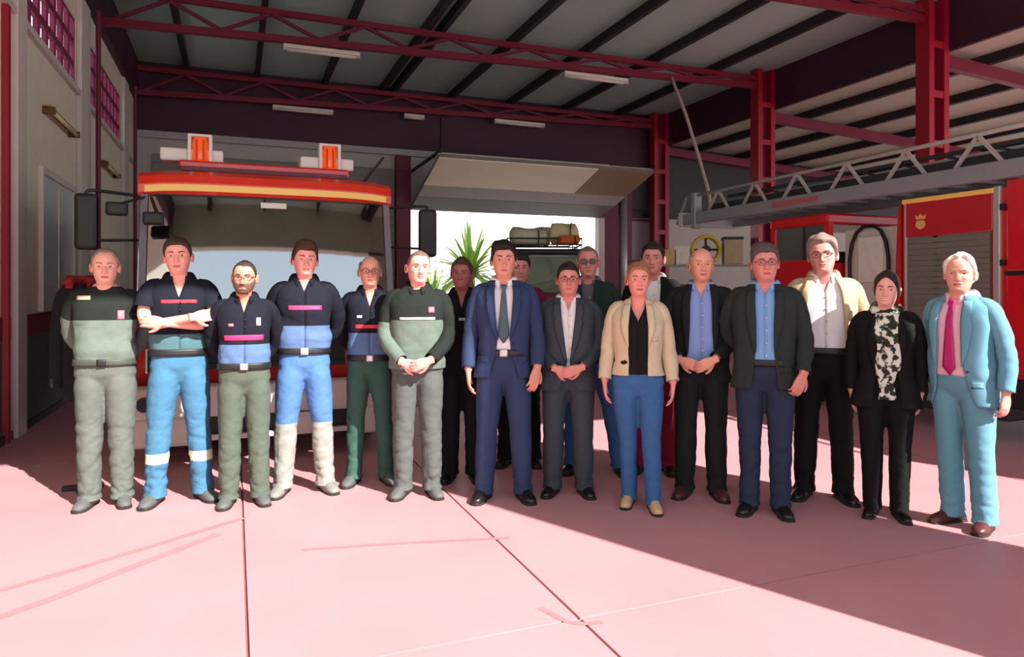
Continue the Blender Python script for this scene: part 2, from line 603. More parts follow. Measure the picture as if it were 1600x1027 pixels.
def person(label, loc, H, rz, c):
    N_PERSON[0] += 1
    seed = N_PERSON[0]*17
    rng = np.random.RandomState(seed)
    s = H/1.75
    root = empty('person', (loc[0], loc[1], 0), rz)
    tag(root, label, 'person')
    fem = c.get('female', False)
    tor = Torso(c.get('wf', 1.0), c.get('df', 1.0), c.get('belly', 0.0), fem)
    lean = c.get('lean', 0.0)
    leany = c.get('leany', 0.0)
    def X(V):
        V = np.array(V, float)*s
        k = np.maximum(0, V[:, 2]-.10)
        V[:, 0] += lean*k; V[:, 1] += leany*k
        return V
    def put(name, V, F, mats, mi=None, solid=0.0, parent=root, lab=None, smooth=True):
        o = mesh_obj(name, X(V), F, mats, parent, mi, smooth, solid*s)
        if lab: o['label'] = lab
        return o
    skin = mat('skin_%d' % N_PERSON[0], c.get('skin', (214, 158, 138)), rough=.5, var=.10, scale=22, bump=.05, bscale=120, spec=.4)
    lipm = mat('lips', (176, 92, 88), rough=.4, var=.05)
    eyew = mat('eye_white', (225, 220, 214), rough=.2, var=0)
    iris = mat('iris', (48, 34, 26), rough=.15, var=0)
    hairm = mat('hair_%d' % N_PERSON[0], c.get('hair_col', (50, 40, 34)), rough=.6, var=.35, scale=55, bump=.6, bscale=140, spec=.3)
    browm = mat('brow_%d' % N_PERSON[0], c.get('brow_col', c.get('hair_col', (50, 40, 34))), rough=.8, var=.1)
    # ---------------- body: head and neck, trunk, arms and hands in one mesh
    BV, BF, BM = [], [], []
    def addb(V, F, M=0):
        b = sum(len(v) for v in BV)
        BV.append(np.asarray(V, float)); BF.extend([tuple(i+b for i in f) for f in F])
        BM.extend(M if isinstance(M, list) else [M]*len(F))
    hv, hf, hm = build_head(c, skin, skin, lipm, eyew, iris, browm)
    hk = c.get('head', 1.0)
    rot = Matrix.Rotation(R(c.get('turn', 0)), 3, 'Z') @ Matrix.Rotation(R(c.get('tilt', 0)), 3, 'Y') @ Matrix.Rotation(R(c.get('nod', 0)), 3, 'X')
    rot = np.array(rot)
    hc = np.array((c.get('hx', 0.0), -.030, 1.75-.115*hk))
    piv = np.array((0, .02, -.13))
    def HX(V):
        V = np.asarray(V, float).copy()
        wgt = np.clip((V[:, 2]+.235)/.09, 0, 1)[:, None]
        Vr = (V-piv) @ rot.T + piv
        V = V*(1-wgt) + Vr*wgt
        V[:, 1] += .018*(1-wgt[:, 0])
        return V*hk + hc
    addb(HX(hv), hf, hm)
    zz = np.linspace(.86, 1.515, 26); ph = np.linspace(0, 2*PI, 40, endpoint=False)
    tv = tor.p(*np.meshgrid(ph, zz), d=np.interp(zz, [.86, 1.0, 1.12], [-.05, -.03, -.004])[:, None]*np.ones((1, 40))).reshape(-1, 3)
    addb(tv, grid_faces(26, 40) + [tuple(range(39, -1, -1)), tuple(25*40+j for j in range(40))])
    arms = {}
    sw = tor.dims(1.40)[0]
    at, af = [], []
    for g in (-1, 1):
        a = POSE[c['arms'][0 if g < 0 else 1]](g)
        a.update(c.get('armL' if g > 0 else 'armR', {}))
        E, Wp = np.array(a['E'], float), np.array(a['W'], float)
        dx = g*(sw - .185)
        E[0] += dx; 
        if abs(Wp[0]) > .15: Wp[0] += dx
        pts = [(g*(sw-.07), .002, 1.432), (g*(sw-.004), .004, 1.412), tuple(E), tuple(Wp)]
        arms[g] = (pts, a)
        P, r = smooth_path(pts, [.044, .050, .040, .026], 3, 24)
        for V, F in [tube(P, r, 12)] + hand_tubes(Wp, a['f'], a['n'], a.get('thumb', g), a['curl'], 1.0, a.get('tc', 0)):
            b = sum(len(v) for v in at)
            at.append(np.asarray(V)); af.extend([tuple(i+b for i in f) for f in F])
    V, F, _ = remesh(np.concatenate(at), af, .0048, 2)
    addb(V, F)
    gloves = c.get('gloves')
    mats = [skin, lipm, eyew, iris, browm]
    put('body', np.concatenate(BV), BF, mats, BM)
    # ---------------- hair, beard, glasses
    st = c.get('hair')
    if st:
        V, F = build_hair(st, c.get('wide', 1.0), seed)
        put('hair', HX(V), F, [hairm])
    if c.get('beard'):
        phb = np.linspace(-R(78), R(78), 30); zb = np.linspace(-.118, -.045, 12)
        PH, Z = np.meshgrid(phb, zb)
        Z = np.where(np.abs(PH) > R(35), Z + (np.abs(PH)-R(35))*.05, Z)
        P = headsurf(PH, Z, 0, c.get('wide', 1.0), c.get('jaw', 0))
        P[..., 1] -= face_features(P)
        edge = np.minimum(np.linspace(0, 1, 12), np.linspace(1, 0, 12))[:, None]*4
        P = P.reshape(-1, 3)
        N = P/np.linalg.norm(P, axis=1)[:, None]
        P = P + N*(.002 + .006*np.clip(np.broadcast_to(edge, PH.shape).reshape(-1), 0, 1))[:, None]
        F = [f for f in grid_faces(12, 30, False) if not (abs(P[list(f)].mean(axis=0)[0]) < .026 and abs(P[list(f)].mean(axis=0)[2]+.071) < .011)]
        put('beard', HX(P), F, [mat('beard_%d' % N_PERSON[0], c['beard'], rough=.9, var=.3, scale=90)])
    if c.get('glasses'):
        m = MB()
        dark = c['glasses'] == 'sun'
        for sg in (-1, 1):
            a = np.linspace(0, 2*PI, 17)
            lx = sg*.033 + .0235*np.sign(np.cos(a))*np.abs(np.cos(a))**.7; lz = -.002 + .0165*np.sign(np.sin(a))*np.abs(np.sin(a))**.7
            yy = np.full(17, -.108)
            m.cur = 0
            V, F = tube(np.stack([lx, yy, lz], 1), .0018 if not dark else .0025, 5, False)
            m.add(V, F)
            m.bar((sg*.056, -.106, .004), (sg*.083, .02, .006), .003, .005)
            if dark:
                m.cur = 1
                b = np.stack([lx[:-1], yy[:-1], lz[:-1]], 1)
                m.add(list(b) + list(b + np.array((0, .003, 0))), [tuple(range(16)), tuple(range(31, 15, -1))])
        m.cur = 0
        m.bar((-.010, -.109, .002), (.010, -.109, .002), .003, .004)
        put('glasses', HX(np.array(m.V)), m.F, [mat('spectacle_frame', (52, 40, 40), rough=.3, var=0), mat('dark_lens', (12, 12, 14), rough=.08, var=0)], m.M)
    # ---------------- trousers
    wz = c.get('waist', 1.0)
    stn = c.get('stance', .115)
    tro = c['trousers']
    kr = tro.get('knee', .080); ar = tro.get('hem', .078); tr_ = tro.get('thigh', .100)
    wv = Waves(seed+3, 12, 22, 60, (1, 1, 1.3)); wv2 = Waves(seed+4, 10, 40, 90, (.6, .6, 1.5)); wv0 = Waves(seed+6, 6, 8, 18)
    ph = np.linspace(0, 2*PI, 36, endpoint=False)
    zz = np.linspace(.80, wz, 14)
    PH, Z = np.meshgrid(ph, zz)
    d = np.interp(zz, [.80, .90, wz], [-.03, .010, .008])[:, None]
    pv = tor.p(PH, Z, np.broadcast_to(d, PH.shape)).reshape(-1, 3)
    TV = [pv]; TF = grid_faces(14, 36) + [tuple(range(35, -1, -1)), tuple(13*36+j for j in range(36))]
    hipw = (tor.dims(.88)[0]*.5)
    feet = {}
    for g in (-1, 1):
        st_ = c.get('step', {}).get(g, (0, 0))
        ax, ay = g*stn + st_[0], .02 + st_[1]
        feet[g] = (ax, ay)
        zc = [.045, .10, .25, .49, .68, .82, .93]
        cx = np.interp(zz2 := np.linspace(.045, .93, 30), [.045, .49, .86, .93], [ax, (ax*.55+g*hipw*.45)+c.get('knock', 0)*-g, g*hipw, g*hipw*.92])
        cy = np.interp(zz2, [.045, .49, .86, .93], [ay, ay*.6-.012, 0, 0])
        rx = np.interp(zz2, zc, [ar, ar*.98, (ar+kr)/2*.98, kr, (kr+tr_)/2, tr_*.98, tr_*.80])
        ry = np.interp(zz2, zc, [ar*1.22, ar*1.12, (ar+kr)/2*1.05, kr*1.04, (kr+tr_)/2*1.08, tr_*1.10, tr_*.9])
        rings = [np.stack([cx[i]+rx[i]*np.cos(ph), cy[i]-.008+ry[i]*np.sin(ph), np.full(36, zz2[i])], 1) for i in range(30)]
        b = sum(len(v) for v in TV)
        TV.append(np.concatenate(rings))
        TF += grid_faces(30, 36, True, b) + [tuple(b+j for j in range(35, -1, -1)), tuple(b+29*36+j for j in range(36))]
    V, F, N = remesh(np.concatenate(TV), TF, c.get('tvox', .0095), 4)
    amp = .0110*tro.get('fold', 1.0)*(np.clip(1-(V[:, 2]-.3)/.6, .35, 1))
    low = np.clip((.30-V[:, 2])/.22, 0, 1)
    ed = np.clip((V[:, 2]-.05)/.03, 0, 1)*np.clip((wz-V[:, 2])/.03, 0, 1)
    knee = np.exp(-((V[:, 2]-.50)/.10)**2)
    V = V + N*((.0045*wv0(V) + amp*wv.crease(V)*2.1 + .021*tro.get('fold', 1.0)*(low + .5*knee)*wv2.crease(V))*ed)[:, None]
    zones = tro['zones']
    mats = [m for _, m in zones]
    fz = np.array([V[list(f), 2].mean() for f in F])
    mi = np.searchsorted(np.array([z for z, _ in zones]), fz)
    put('trousers', V, F, mats, np.clip(mi, 0, len(mats)-1))
    # ---------------- shoes
    shm = c['shoes']
    solem = mat('shoe_sole', (34, 32, 30), rough=.8)
    for g in (-1, 1):
        ax, ay = feet[g]
        toe = R(c.get('toe', 14))*g + R(c.get('toe_turn', 0))
        def shoe(z0, grow, hts, n=14):
            ys = np.array([.085, .075, .04, 0, -.05, -.10, -.145, -.175, -.188])
            wd = np.array([.012, .030, .036, .036, .040, .046, .043, .030, .010])*(.88 if fem else 1) + grow
            a = np.linspace(0, 2*PI, 16, endpoint=False)
            Vs = []
            for y, w_, h in zip(ys, wd, hts):
                xx = w_*np.sign(np.cos(a))*np.abs(np.cos(a))**.75
                q = np.sin(a)
                z_ = np.where(q > 0, z0 + (h-z0)*np.abs(q)**.75, z0 - 0*q)
                z_ = np.where(q <= 0, z0 - min(z0, .001), z_)
                Vs.append(np.stack([xx, np.full(16, y) - (grow if y < 0 else -grow), z_], 1))
            Vs = np.concatenate(Vs)
            co, si = math.cos(toe), math.sin(toe)
            Q = Vs.copy()
            Q[:, 0] = Vs[:, 0]*co - Vs[:, 1]*si + ax
            Q[:, 1] = Vs[:, 0]*si + Vs[:, 1]*co + ay
            return Q, grid_faces(9, 16) + [tuple(range(15, -1, -1)), tuple(8*16+j for j in range(16))]
        V, F = shoe(.016, 0, [.07, .095, .105, .105, .090, .068, .056, .046, .034])
        so = put('shoe', V, F, [shm])
        V, F = shoe(0.0, .004, [.022]*9)
        put('sole', V, F, [solem], parent=so, smooth=False)
    # ---------------- belt
    if c.get('belt'):
        zb = np.linspace(wz-.022, wz+.022, 4)
        PH, Z = np.meshgrid(np.linspace(0, 2*PI, 48, endpoint=False), zb)
        bd = c.get('belt_d', .020)
        o = put('belt', tor.p(PH, Z, bd).reshape(-1, 3), grid_faces(4, 48), [c['belt']], solid=.004)
        if c.get('buckle'):
            V, F = outline_strip(tor, np.linspace(wz-.024, wz+.024, 4), [-.026]*4, [.026]*4, bd+.008, 5)
            put('buckle', V, F, [c['buckle']], solid=.006, parent=o)
    # ---------------- garments of the upper body
    for gname in ('top', 'jacket'):
        k = c.get(gname)
        if not k: continue
        name = k.get('name', gname)
        d0 = k.get('d', .010 if gname == 'top' else .024)
        hem = k.get('hem', wz+.014 if c.get('belt') and gname == 'top' else wz-.015)
        ztop = k.get('ztop', 1.497)
        nz, nphi = 44, 72
        zs = np.linspace(hem, ztop, nz)
        zon = k['zones']
        for z_, _ in zon[:-1]:                      # rows fall on the colour borders
            zs[np.argmin(np.abs(zs-z_))] = z_
        edge = k.get('edge')
        dd = np.interp(zs, [hem, hem+.12, 1.30, 1.43, 1.50], [d0+k.get('flare', 0), d0, d0, d0*.9, d0*.35+.004])
        PH = np.zeros((nz, nphi)); Z = np.repeat(zs[:, None], nphi, 1)
        if edge:
            E_ = np.array(edge, float)
            xe = np.interp(zs, E_[:, 0], E_[:, 1])
            for i in range(nz):
                p0 = float(tor.phi_of(xe[i], zs[i], dd[i]))
                PH[i] = np.linspace(p0, 2*PI-p0, nphi)
        else:
            PH[:] = np.linspace(0, 2*PI, nphi, endpoint=False)
        P = tor.p(PH, Z, np.repeat(dd[:, None], nphi, 1)).reshape(-1, 3)
        wf_ = Waves(seed+(11 if gname == 'top' else 23), 12, 18, 54, (1, 1, 1.2))
        wx = Waves(seed+(12 if gname == 'top' else 24), 6, 20, 50, (.35, .35, 1.7))
        N = P*np.array((1, 1.6, 0)); N /= np.linalg.norm(N, axis=1)[:, None] + 1e-9
        am = k.get('fold', .006)*(.35 if gname == 'top' and c.get('jacket') else 1)
        lowz = np.exp(-((P[:, 2]-(hem+.09))/.09)**2)
        disp = (am*3.2*wf_.crease(P) + am*2.6*lowz*wx.crease(P))*np.clip((1.47-P[:, 2])/.08, 0, 1)
        if k.get('blouse'):                         # cloth hangs over the belt
            disp += k['blouse']*np.exp(-((P[:, 2]-(hem+.07))/.05)**2)
        P = P + N*disp[:, None]
        F = grid_faces(nz, nphi, edge is None)
        mats = [m for _, m in zon]
        fz = np.array([P[list(f), 2].mean() for f in F])
        mi = np.clip(np.searchsorted(np.array([z for z, _ in zon]), fz), 0, len(mats)-1)
        go = put(name, P, F, mats, mi, solid=.004 if gname == 'top' else .006, lab=k.get('lab'))
        # sleeves
        slv = k.get('sleeve')
        if slv:
            for g in (-1, 1):
                sv = slv[0 if g < 0 else 1] if isinstance(slv, tuple) else slv
                if not sv: continue
                pts, a = arms[g]
                L = sv.get('len', 1.0)
                ex = sv.get('d', .016 if gname == 'top' else .022)
                q = [np.array(p, float) for p in pts]
                q[1] = q[1] + np.array((g*.004, 0, .004))
                cuffp = q[2] + (q[3]-q[2])*.93 if L >= 1 else None
                ctl = [q[0], q[1], q[2], cuffp] if L >= 1 else [q[0], q[1], q[1] + (q[2]-q[1])*L]
                rad = [.036+ex*.8, .047+ex*.75, .041+ex*.85, .030+ex*.75] if L >= 1 else [.036+ex*.8, .048+ex*.8, .045+ex*1.1]
                SP, sr = smooth_path(ctl, rad, 3, 40 if L >= 1 else 20)
                V, F = tube(SP, sr, 22)
                n_ = len(SP)
                tpar = np.repeat(np.linspace(0, 1, n_), 22)
                C_ = np.repeat(SP, 22, axis=0)
                Nn = V - C_; Nn /= np.linalg.norm(Nn, axis=1)[:, None] + 1e-9
                ws = Waves(seed+31+g, 10, 24, 60); wl = Waves(seed+41+g, 8, 44, 90)
                inner = np.exp(-((tpar-.55)/.14)**2)
                V = V + Nn*((.020*ws.crease(V) + .018*(inner if L >= 1 else 0*inner)*wl.crease(V))*np.clip((1-tpar)/.06, 0, 1)*np.clip(tpar/.2, 0, 1))[:, None]
                # turn the last ring inwards so that the cuff is open
                F = F[:-1]
                zs_ = sv.get('zones', [(9, zon[-1][1])])
                ft = np.array([tpar[list(f)].mean() for f in F])
                mi = np.clip(np.searchsorted(np.array([z for z, _ in zs_]), ft), 0, len(zs_)-1)
                put('sleeve', V, F, [m for _, m in zs_], mi, solid=.005, parent=go)
        # collar
        cl = k.get('collar')
        if cl:
            cm, gap = cl[0], cl[1]
            hgt = cl[2] if len(cl) > 2 else .042
            na = 40
            an = np.linspace(gap, 2*PI-gap, na)
            rows = []
            dk = d0*.4
            for (z_, r_, tz) in ((1.478+dk*.3, .020+dk, 0), (1.478+hgt*.55, .014+dk, 0), (1.478+hgt, .010+dk, 1), (1.478+hgt*.62, .022+dk, 1), (1.470+hgt*.12, .034+dk, 1)):
                hw, f, b = .064, .058, .072
                nose_ = np.exp(-(np.minimum(an, 2*PI-an)/.7)**2)
                x = (hw+r_)*np.sin(an); y = -np.where(np.cos(an) > 0, f+r_, b+r_)*np.cos(an) + .012
                z = z_ - nose_*(.030 if z_ < 1.50 else .022)*(1.0 if tz else 1.0) + .012*(1-np.cos(an))*.5
                if tz and r_ > .03: z = z - nose_*.018
                rows.append(np.stack([x, y - nose_*.008, z], 1))
            put('collar', np.concatenate(rows), grid_faces(5, na, False), [cm], solid=.003, parent=go)
        # buttons down the front of shirts, and on jackets
        if name in ('shirt', 'polo_shirt', 'suit_jacket', 'blazer'):
            bm_ = mat('button_dark', (30, 30, 34), rough=.4) if name in ('suit_jacket', 'blazer', 'polo_shirt') else mat('button_pale', (206, 206, 210), rough=.4)
            if 'jacket' in name or name == 'blazer':
                E_ = np.array(edge, float); zb_ = lp_z = k['lapel'][1] - .03
                spots = [(float(np.interp(z_, E_[:, 0], E_[:, 1]))+.022, z_) for z_ in (zb_, zb_-.10)]
            elif c.get('tie'): spots = []
            elif name == 'polo_shirt': spots = [(.008, 1.33), (.008, 1.28)]
            else: spots = [(.010, z_) for z_ in (1.36, 1.28, 1.20, 1.12, 1.04)]
            for bx_, z_ in spots:
                q = tor.front(np.array([bx_]), np.array([z_]), d0+.005)[0]
                V, F = tube([q+np.array((0, .004, 0)), q+np.array((0, -.003, 0))], .0062, 8)
                put('button', V, F, [bm_], parent=go)
        # lapels
        lp = k.get('lapel')
        if lp:
            E_ = np.array(edge, float)
            zb, wl_ = lp[1], lp[2]
            for g in (-1, 1):
                zl = np.linspace(zb, 1.462, 16)
                V = []
                for z_ in zl:
                    t = (z_-zb)/(1.462-zb)
                    wd = wl_*math.sin(min(1, t*1.25)*PI/2)**.8 if t < .72 else wl_*(1-.25*(t-.72)/.28)
                    if .70 < t < .78: wd *= .80
                    x0 = np.interp(z_, E_[:, 0], E_[:, 1])
                    xs = np.linspace(x0-.003, x0+wd, 5)
                    dz = np.interp(z_, [hem, 1.30, 1.43, 1.50], [d0, d0, d0*.9, d0*.35+.004])
                    bul = np.array([.006, .011, .013, .012, .008])
                    q = tor.front(xs, np.full(5, z_), dz)
                    q[:, 1] -= bul
                    q[:, 0] *= g
                    V.append(q)
                F = grid_faces(16, 5, False)
                if g > 0: pass
                put('lapel', np.concatenate(V), F, [lp[0]], solid=.004, parent=go)
        # bands, badges and pockets lying on the garment
        for (pn, z0, z1, xa, xb, pm, plab) in k.get('patches', []):
            zc = np.linspace(z0, z1, 5)
            dz = np.interp(zc, [hem, hem+.12, 1.30, 1.43, 1.50], [d0, d0, d0, d0*.9, d0*.35+.004]) + .0035
            V = []
            nx = max(5, int(abs(xb-xa)/.012))
            for z_, dk in zip(zc, dz):
                q = tor.front(np.linspace(xa, xb, nx), np.full(nx, z_), dk)
                nn = q*np.array((1, 1.6, 0)); nn /= np.linalg.norm(nn, axis=1)[:, None]+1e-9
                lz = np.exp(-((q[:, 2]-(hem+.09))/.09)**2)
                q = q + nn*((am*3.2*wf_.crease(q) + am*2.6*lz*wx.crease(q))*np.clip((1.47-q[:, 2])/.08, 0, 1))[:, None]
                if k.get('blouse'): q = q + nn*(k['blouse']*np.exp(-((q[:, 2]-(hem+.07))/.05)**2))[:, None]
                V.append(q)
            put(pn, np.concatenate(V), grid_faces(5, nx, False), [pm], solid=.003, parent=go, lab=plab)
    # ---------------- tie
    if c.get('tie'):
        tm = c['tie']; zb = c.get('tie_end', wz+.01)
        dt = c.get('top', {}).get('d', .010) + .007
        zl = np.concatenate([[1.466, 1.450, 1.428], np.linspace(1.42, zb+.05, 14), [zb]])
        hw_ = np.concatenate([[.019, .021, .013], np.linspace(.014, .040, 14), [.002]])
        V, F = outline_strip(tor, zl, -hw_, hw_, dt, 5)
        V[:15, 1] -= .010
        V[:, 1] -= .004
        put('tie', V, F, [tm], solid=.005)
    # ---------------- scarf
    if c.get('scarf'):
        sm_ = c['scarf']
        zl = np.linspace(.86, 1.47, 24)
        V = []
        for z_ in zl:
            hwid = .075 if z_ > 1.05 else .06
            xs = np.linspace(-hwid + .012*math.sin(z_*22), hwid + .012*math.sin(z_*17+1), 12)
            q = tor.front(xs, np.full(12, z_), .03)
            q[:, 1] -= .012 + .010*np.sin(xs*95 + z_*6) + .006*np.sin(z_*30)
            V.append(q)
        put('scarf', np.concatenate(V), grid_faces(24, 12, False), [sm_], solid=.006)
        an = np.linspace(0, 2*PI, 40, endpoint=False)
        rows = []
        for (z_, r_) in ((1.455, .050), (1.475, .058), (1.50, .050), (1.52, .034), (1.525, .02)):
            rows.append(np.stack([(.06+r_)*np.sin(an), -(.058+r_)*np.cos(an)+.012, z_ + .008*np.sin(an*5) - .028*np.cos(an)], 1))
        put('scarf_loop', np.concatenate(rows), grid_faces(5, 40), [sm_], solid=.005)
    return root
# ------------------------------------------------------------------ the building
def struct(o, kind='structure', label=None):
    o['kind'] = kind
    if label: o['label'] = label
    return o

m_floor = mat('painted_concrete', (200, 139, 144), rough=.55, var=.15, scale=1.3, bump=.10, bscale=40)
m_joint = mat('joint_dark', (140, 84, 90), rough=.9)
m_mark = mat('tyre_rubber', (184, 122, 128), rough=.6, var=.2, scale=5)
m_red = mat('steel_red', (150, 22, 46), rough=.4, var=.08, scale=3)
m_truss = mat('truss_red', (112, 18, 42), rough=.45, var=.1, scale=3)
m_wine = mat('steel_wine', (104, 22, 52), rough=.5, var=.1, scale=3)
m_purl = mat('purlin_dark', (34, 30, 34), rough=.6)
m_roof = mat('roof_panel', (170, 206, 196), rough=.7, var=.06, scale=2)
m_roof2 = mat('roof_panel_warm', (182, 196, 178), rough=.7, var=.06, scale=2)
m_fascia = mat('fascia_plum', (58, 24, 48), rough=.55, var=.12, scale=2)
m_wall = mat('wall_render', (226, 224, 204), rough=.85, var=.07, scale=4, bump=.1, bscale=30)
m_wall2 = mat('wall_grey', (186, 186, 178), rough=.85, var=.07, scale=3)
m_pil = mat('pilaster_concrete', (206, 202, 194), rough=.85, var=.08, scale=5)
m_band = mat('wall_band_maroon', (124, 30, 56), rough=.6)
m_wain = mat('wainscot_dark', (88, 104, 92), rough=.7, var=.12, scale=4)
m_block = mat('breeze_block', (128, 40, 76), rough=.8, var=.12, scale=8)
m_lintel = mat('lintel_grey', (176, 178, 172), rough=.7)
m_door_lit = mat('door_cream_lit', (246, 242, 214), rough=.6, var=.05, scale=2)  # cream with bounce light painted in
m_shut = mat('shutter_grey', (128, 132, 128), rough=.5, var=.06, scale=3)
m_black = mat('black_plastic', (18, 19, 21), rough=.5, var=.1)
m_dark = mat('dark_grey', (46, 48, 50), rough=.6)
m_steel = mat('steel_grey', (128, 132, 134), rough=.35, metal=.6, var=.08, scale=6)
m_alu = mat('aluminium', (188, 192, 192), rough=.35, metal=.5, var=.05, scale=8)
m_white = mat('white_paint', (222, 220, 214), rough=.45, var=.04)

# floor: slabs with open joints
fl = MB().box(-2.3, 26, -24, 17.9, -.14, -.012).build('floor', m_joint)
struct(fl)
g = .007
xc = [-2.3, .05, 1.42, 5.6, 9.8, 14.0, 18.2, 26]
for i in range(7):
    yc = [-24, -7, 2.79, 6.9, 11.0, 15.1, 17.9] if i else [-24, -7, 6.9, 11.0, 15.1, 17.9]
    for j in range(len(yc)-1):
        MB().box(xc[i]+g, xc[i+1]-g, yc[j]+g, yc[j+1]-g, -.012, 0).build('slab', m_floor, fl)
def mark(pts, wd):
    P, _ = smooth_path([(x, y, .0006) for x, y in pts], [1]*len(pts), 2, 24)
    T = np.gradient(P, axis=0); T /= np.linalg.norm(T, axis=1)[:, None]
    Nn = np.stack([-T[:, 1], T[:, 0], 0*T[:, 0]], 1)
    V = np.concatenate([P - Nn*wd/2, P + Nn*wd/2, P - Nn*wd/2 + (0, 0, .0008), P + Nn*wd/2 + (0, 0, .0008)])
    n = len(P); F = []
    for i in range(n-1):
        F.append((2*n+i, 2*n+i+1, 3*n+i+1, 3*n+i))
    mesh_obj('tyre_mark', V, F, m_mark, fl, smooth=False)
mark([(-1.9, 3.7), (-1.05, 4.06), (-.4, 4.5), (.05, 4.81)], .05)
mark([(-1.7, 3.35), (-.96, 3.72), (-.45, 4.22), (-.09, 4.55)], .06)
mark([(.35, 4.10), (.9, 4.0), (1.5, 3.85)], .035)
mark([(1.30, 2.95), (1.36, 2.75), (1.5, 2.72)], .03)

# yard behind the open door
yd = MB().box(-30, 50, 17.9, 60, -.14, -.02).build('ground', mat('yard_concrete', (196, 186, 172), rough=.9, var=.08, scale=1))
struct(yd)
w_ = MB().box(-12, 34, 33, 33.3, -.1, 7).build('wall_yard', mat('yard_wall_white', (236, 226, 222), rough=.9, var=.04, scale=1))
struct(w_)

# side wall with screens of breeze blocks, pilasters and coloured bands
XW = -2.05
wl = MB()
wl.box(XW-.25, XW, -6, 17.9, 1.2, 4.25)
wl.box(XW-.25, XW, -6, 17.9, 5.2, 5.65)
wl.box(XW-.25, XW, -6, 17.9, 0, 1.2)
wl.box(XW-.25, XW, -6, 8.6, 4.25, 5.2); wl.box(XW-.25, XW, 11.3, 12.0, 4.25, 5.2); wl.box(XW-.25, XW, 15.4, 17.9, 4.25, 5.2)
wall = wl.build('wall_left', m_wall); struct(wall)
blk = None
def breeze(y, z):
    global blk
    hw, hh = .178, .152
    iw, ih = .136, .112
    if blk is None:
        V = []
        for x in (-.02, .03):
            for (a, b) in ((hw, hh), (iw, ih)):
                V += [(x, -a, -b), (x, a, -b), (x, a, b), (x, -a, b)]
        F = []
        for k in range(4):
            l = (k+1) % 4
            F += [(8+k, 8+l, 12+l, 12+k), (k, 4+k, 4+l, l), (k, l, 8+l, 8+k), (4+k, 12+k, 12+l, 4+l)]
        blk = mesh_obj('breeze_block', V, F, m_block, wall, smooth=False)
        o = blk
    else:
        o = blk.copy(); COL.objects.link(o); o.parent = wall
    o.location = (XW-.04, y, z)
for (ya, yb, n) in ((8.6, 11.3, 7), (12.0, 15.4, 9)):
    for i in range(n):
        for j in range(3):
            breeze(ya + (i+.5)*(yb-ya)/n, 4.25 + (j+.5)*.95/3)
struct(MB().box(XW, XW+.012, -6, 17.9, .98, 1.2).build('trim_1', m_band))
struct(MB().box(XW, XW+.008, -6, 17.9, 0.08, .98).build('trim_2', m_wain))
struct(MB().box(XW, XW+.03, -6, 17.9, 0, .08).build('baseboard_left', m_dark))
struct(MB().box(XW-.3, XW+.10, -1, 17.9, 5.65, 6.5).build('trim_3', m_fascia))
struct(MB().box(XW, XW+.06, 5, 17.9, 4.17, 4.25).build('trim_4', m_pil))
for (ya, yb) in ((8.22, 8.55), (11.32, 11.98), (15.42, 16.05), (4.2, 4.85)):
    p = MB(); p.box(XW, XW+.07, ya, yb, 0, 5.6, .01)
    po = p.build('pilaster', m_pil, wall)
# red steel posts of the portal on this side
for y in (7.98, 11.95, 16.1):
    p = MB(); p.box(XW+.0, XW+.06, y-.035, y-.027, 0, 5.6); p.box(XW+.0, XW+.06, y+.027, y+.035, 0, 5.6); p.box(XW+.026, XW+.034, y-.027, y+.027, 0, 5.6)
    if y > 9: 
        p = MB(); p.tube([(XW+.17, y, 0), (XW+.17, y, 5.6)], .035, 10)
    o = p.build('wall_post', m_red if y < 9 else m_wine, wall)
# closed shutter window in that wall
wn = MB().box(XW, XW+.05, 9.30, 11.05, 1.22, 1.30).box(XW, XW+.05, 9.30, 11.05, 2.78, 2.86).box(XW, XW+.05, 9.30, 9.37, 1.3, 2.78).box(XW, XW+.05, 10.98, 11.05, 1.3, 2.78).build('window_1', m_pil)
struct(wn)
MB().box(XW+.004, XW+.022, 9.37, 10.98, 1.3, 2.78).build('pane', mat('shut_pane', (206, 214, 224), rough=.35, var=.05), wn)
MB().box(XW+.004, XW+.035, 10.15, 10.20, 1.3, 2.78).build('mullion', m_pil, wn)
# wall lamps
for k, (ya, yb, lab) in enumerate(((9.46, 10.85, 'yellowish tube lamp on the wall above the shuttered window'), (13.1, 14.5, 'yellowish tube lamp on the wall bay beyond the shuttered window'))):
    t = empty('wall_lamp', (XW+.0, (ya+yb)/2, 3.52)); tag(t, lab, 'lamp')
    h = (yb-ya)/2
    MB().box(0.0, .09, -h, h, .03, .07, .008).build('lamp_body', mat('lamp_ochre', (170, 140, 70), rough=.6), t)
    m = MB().tube([(.10, -h+.04, 0), (.10, h-.04, 0)], .022, 10)
    m.build('tube', mat('tube_ivory', (232, 222, 190), rough=.4), t, smooth=True)
    MB().box(0, .13, -h, -h+.04, -.03, .05).box(0, .13, h-.04, h, -.03, .05).build('end_cap', mat('lamp_brown', (96, 70, 40)), t)

# ceiling with its purlins
YB = 17.7
ce = MB().box(XW-.3, 11.5, .66, YB, 6.48, 6.60).build('ceiling', m_roof); struct(ce)
for i, x in enumerate([-.98, .48, 1.98, 3.35, 3.63, 5.1, 6.7, 8.3, 9.9]):
    MB().box(x-.05, x+.05, .7, YB, 6.30, 6.479).build('purlin', m_purl, ce)
for i in range(9):   # seams of the sheeting
    y = 1.5 + i*1.8
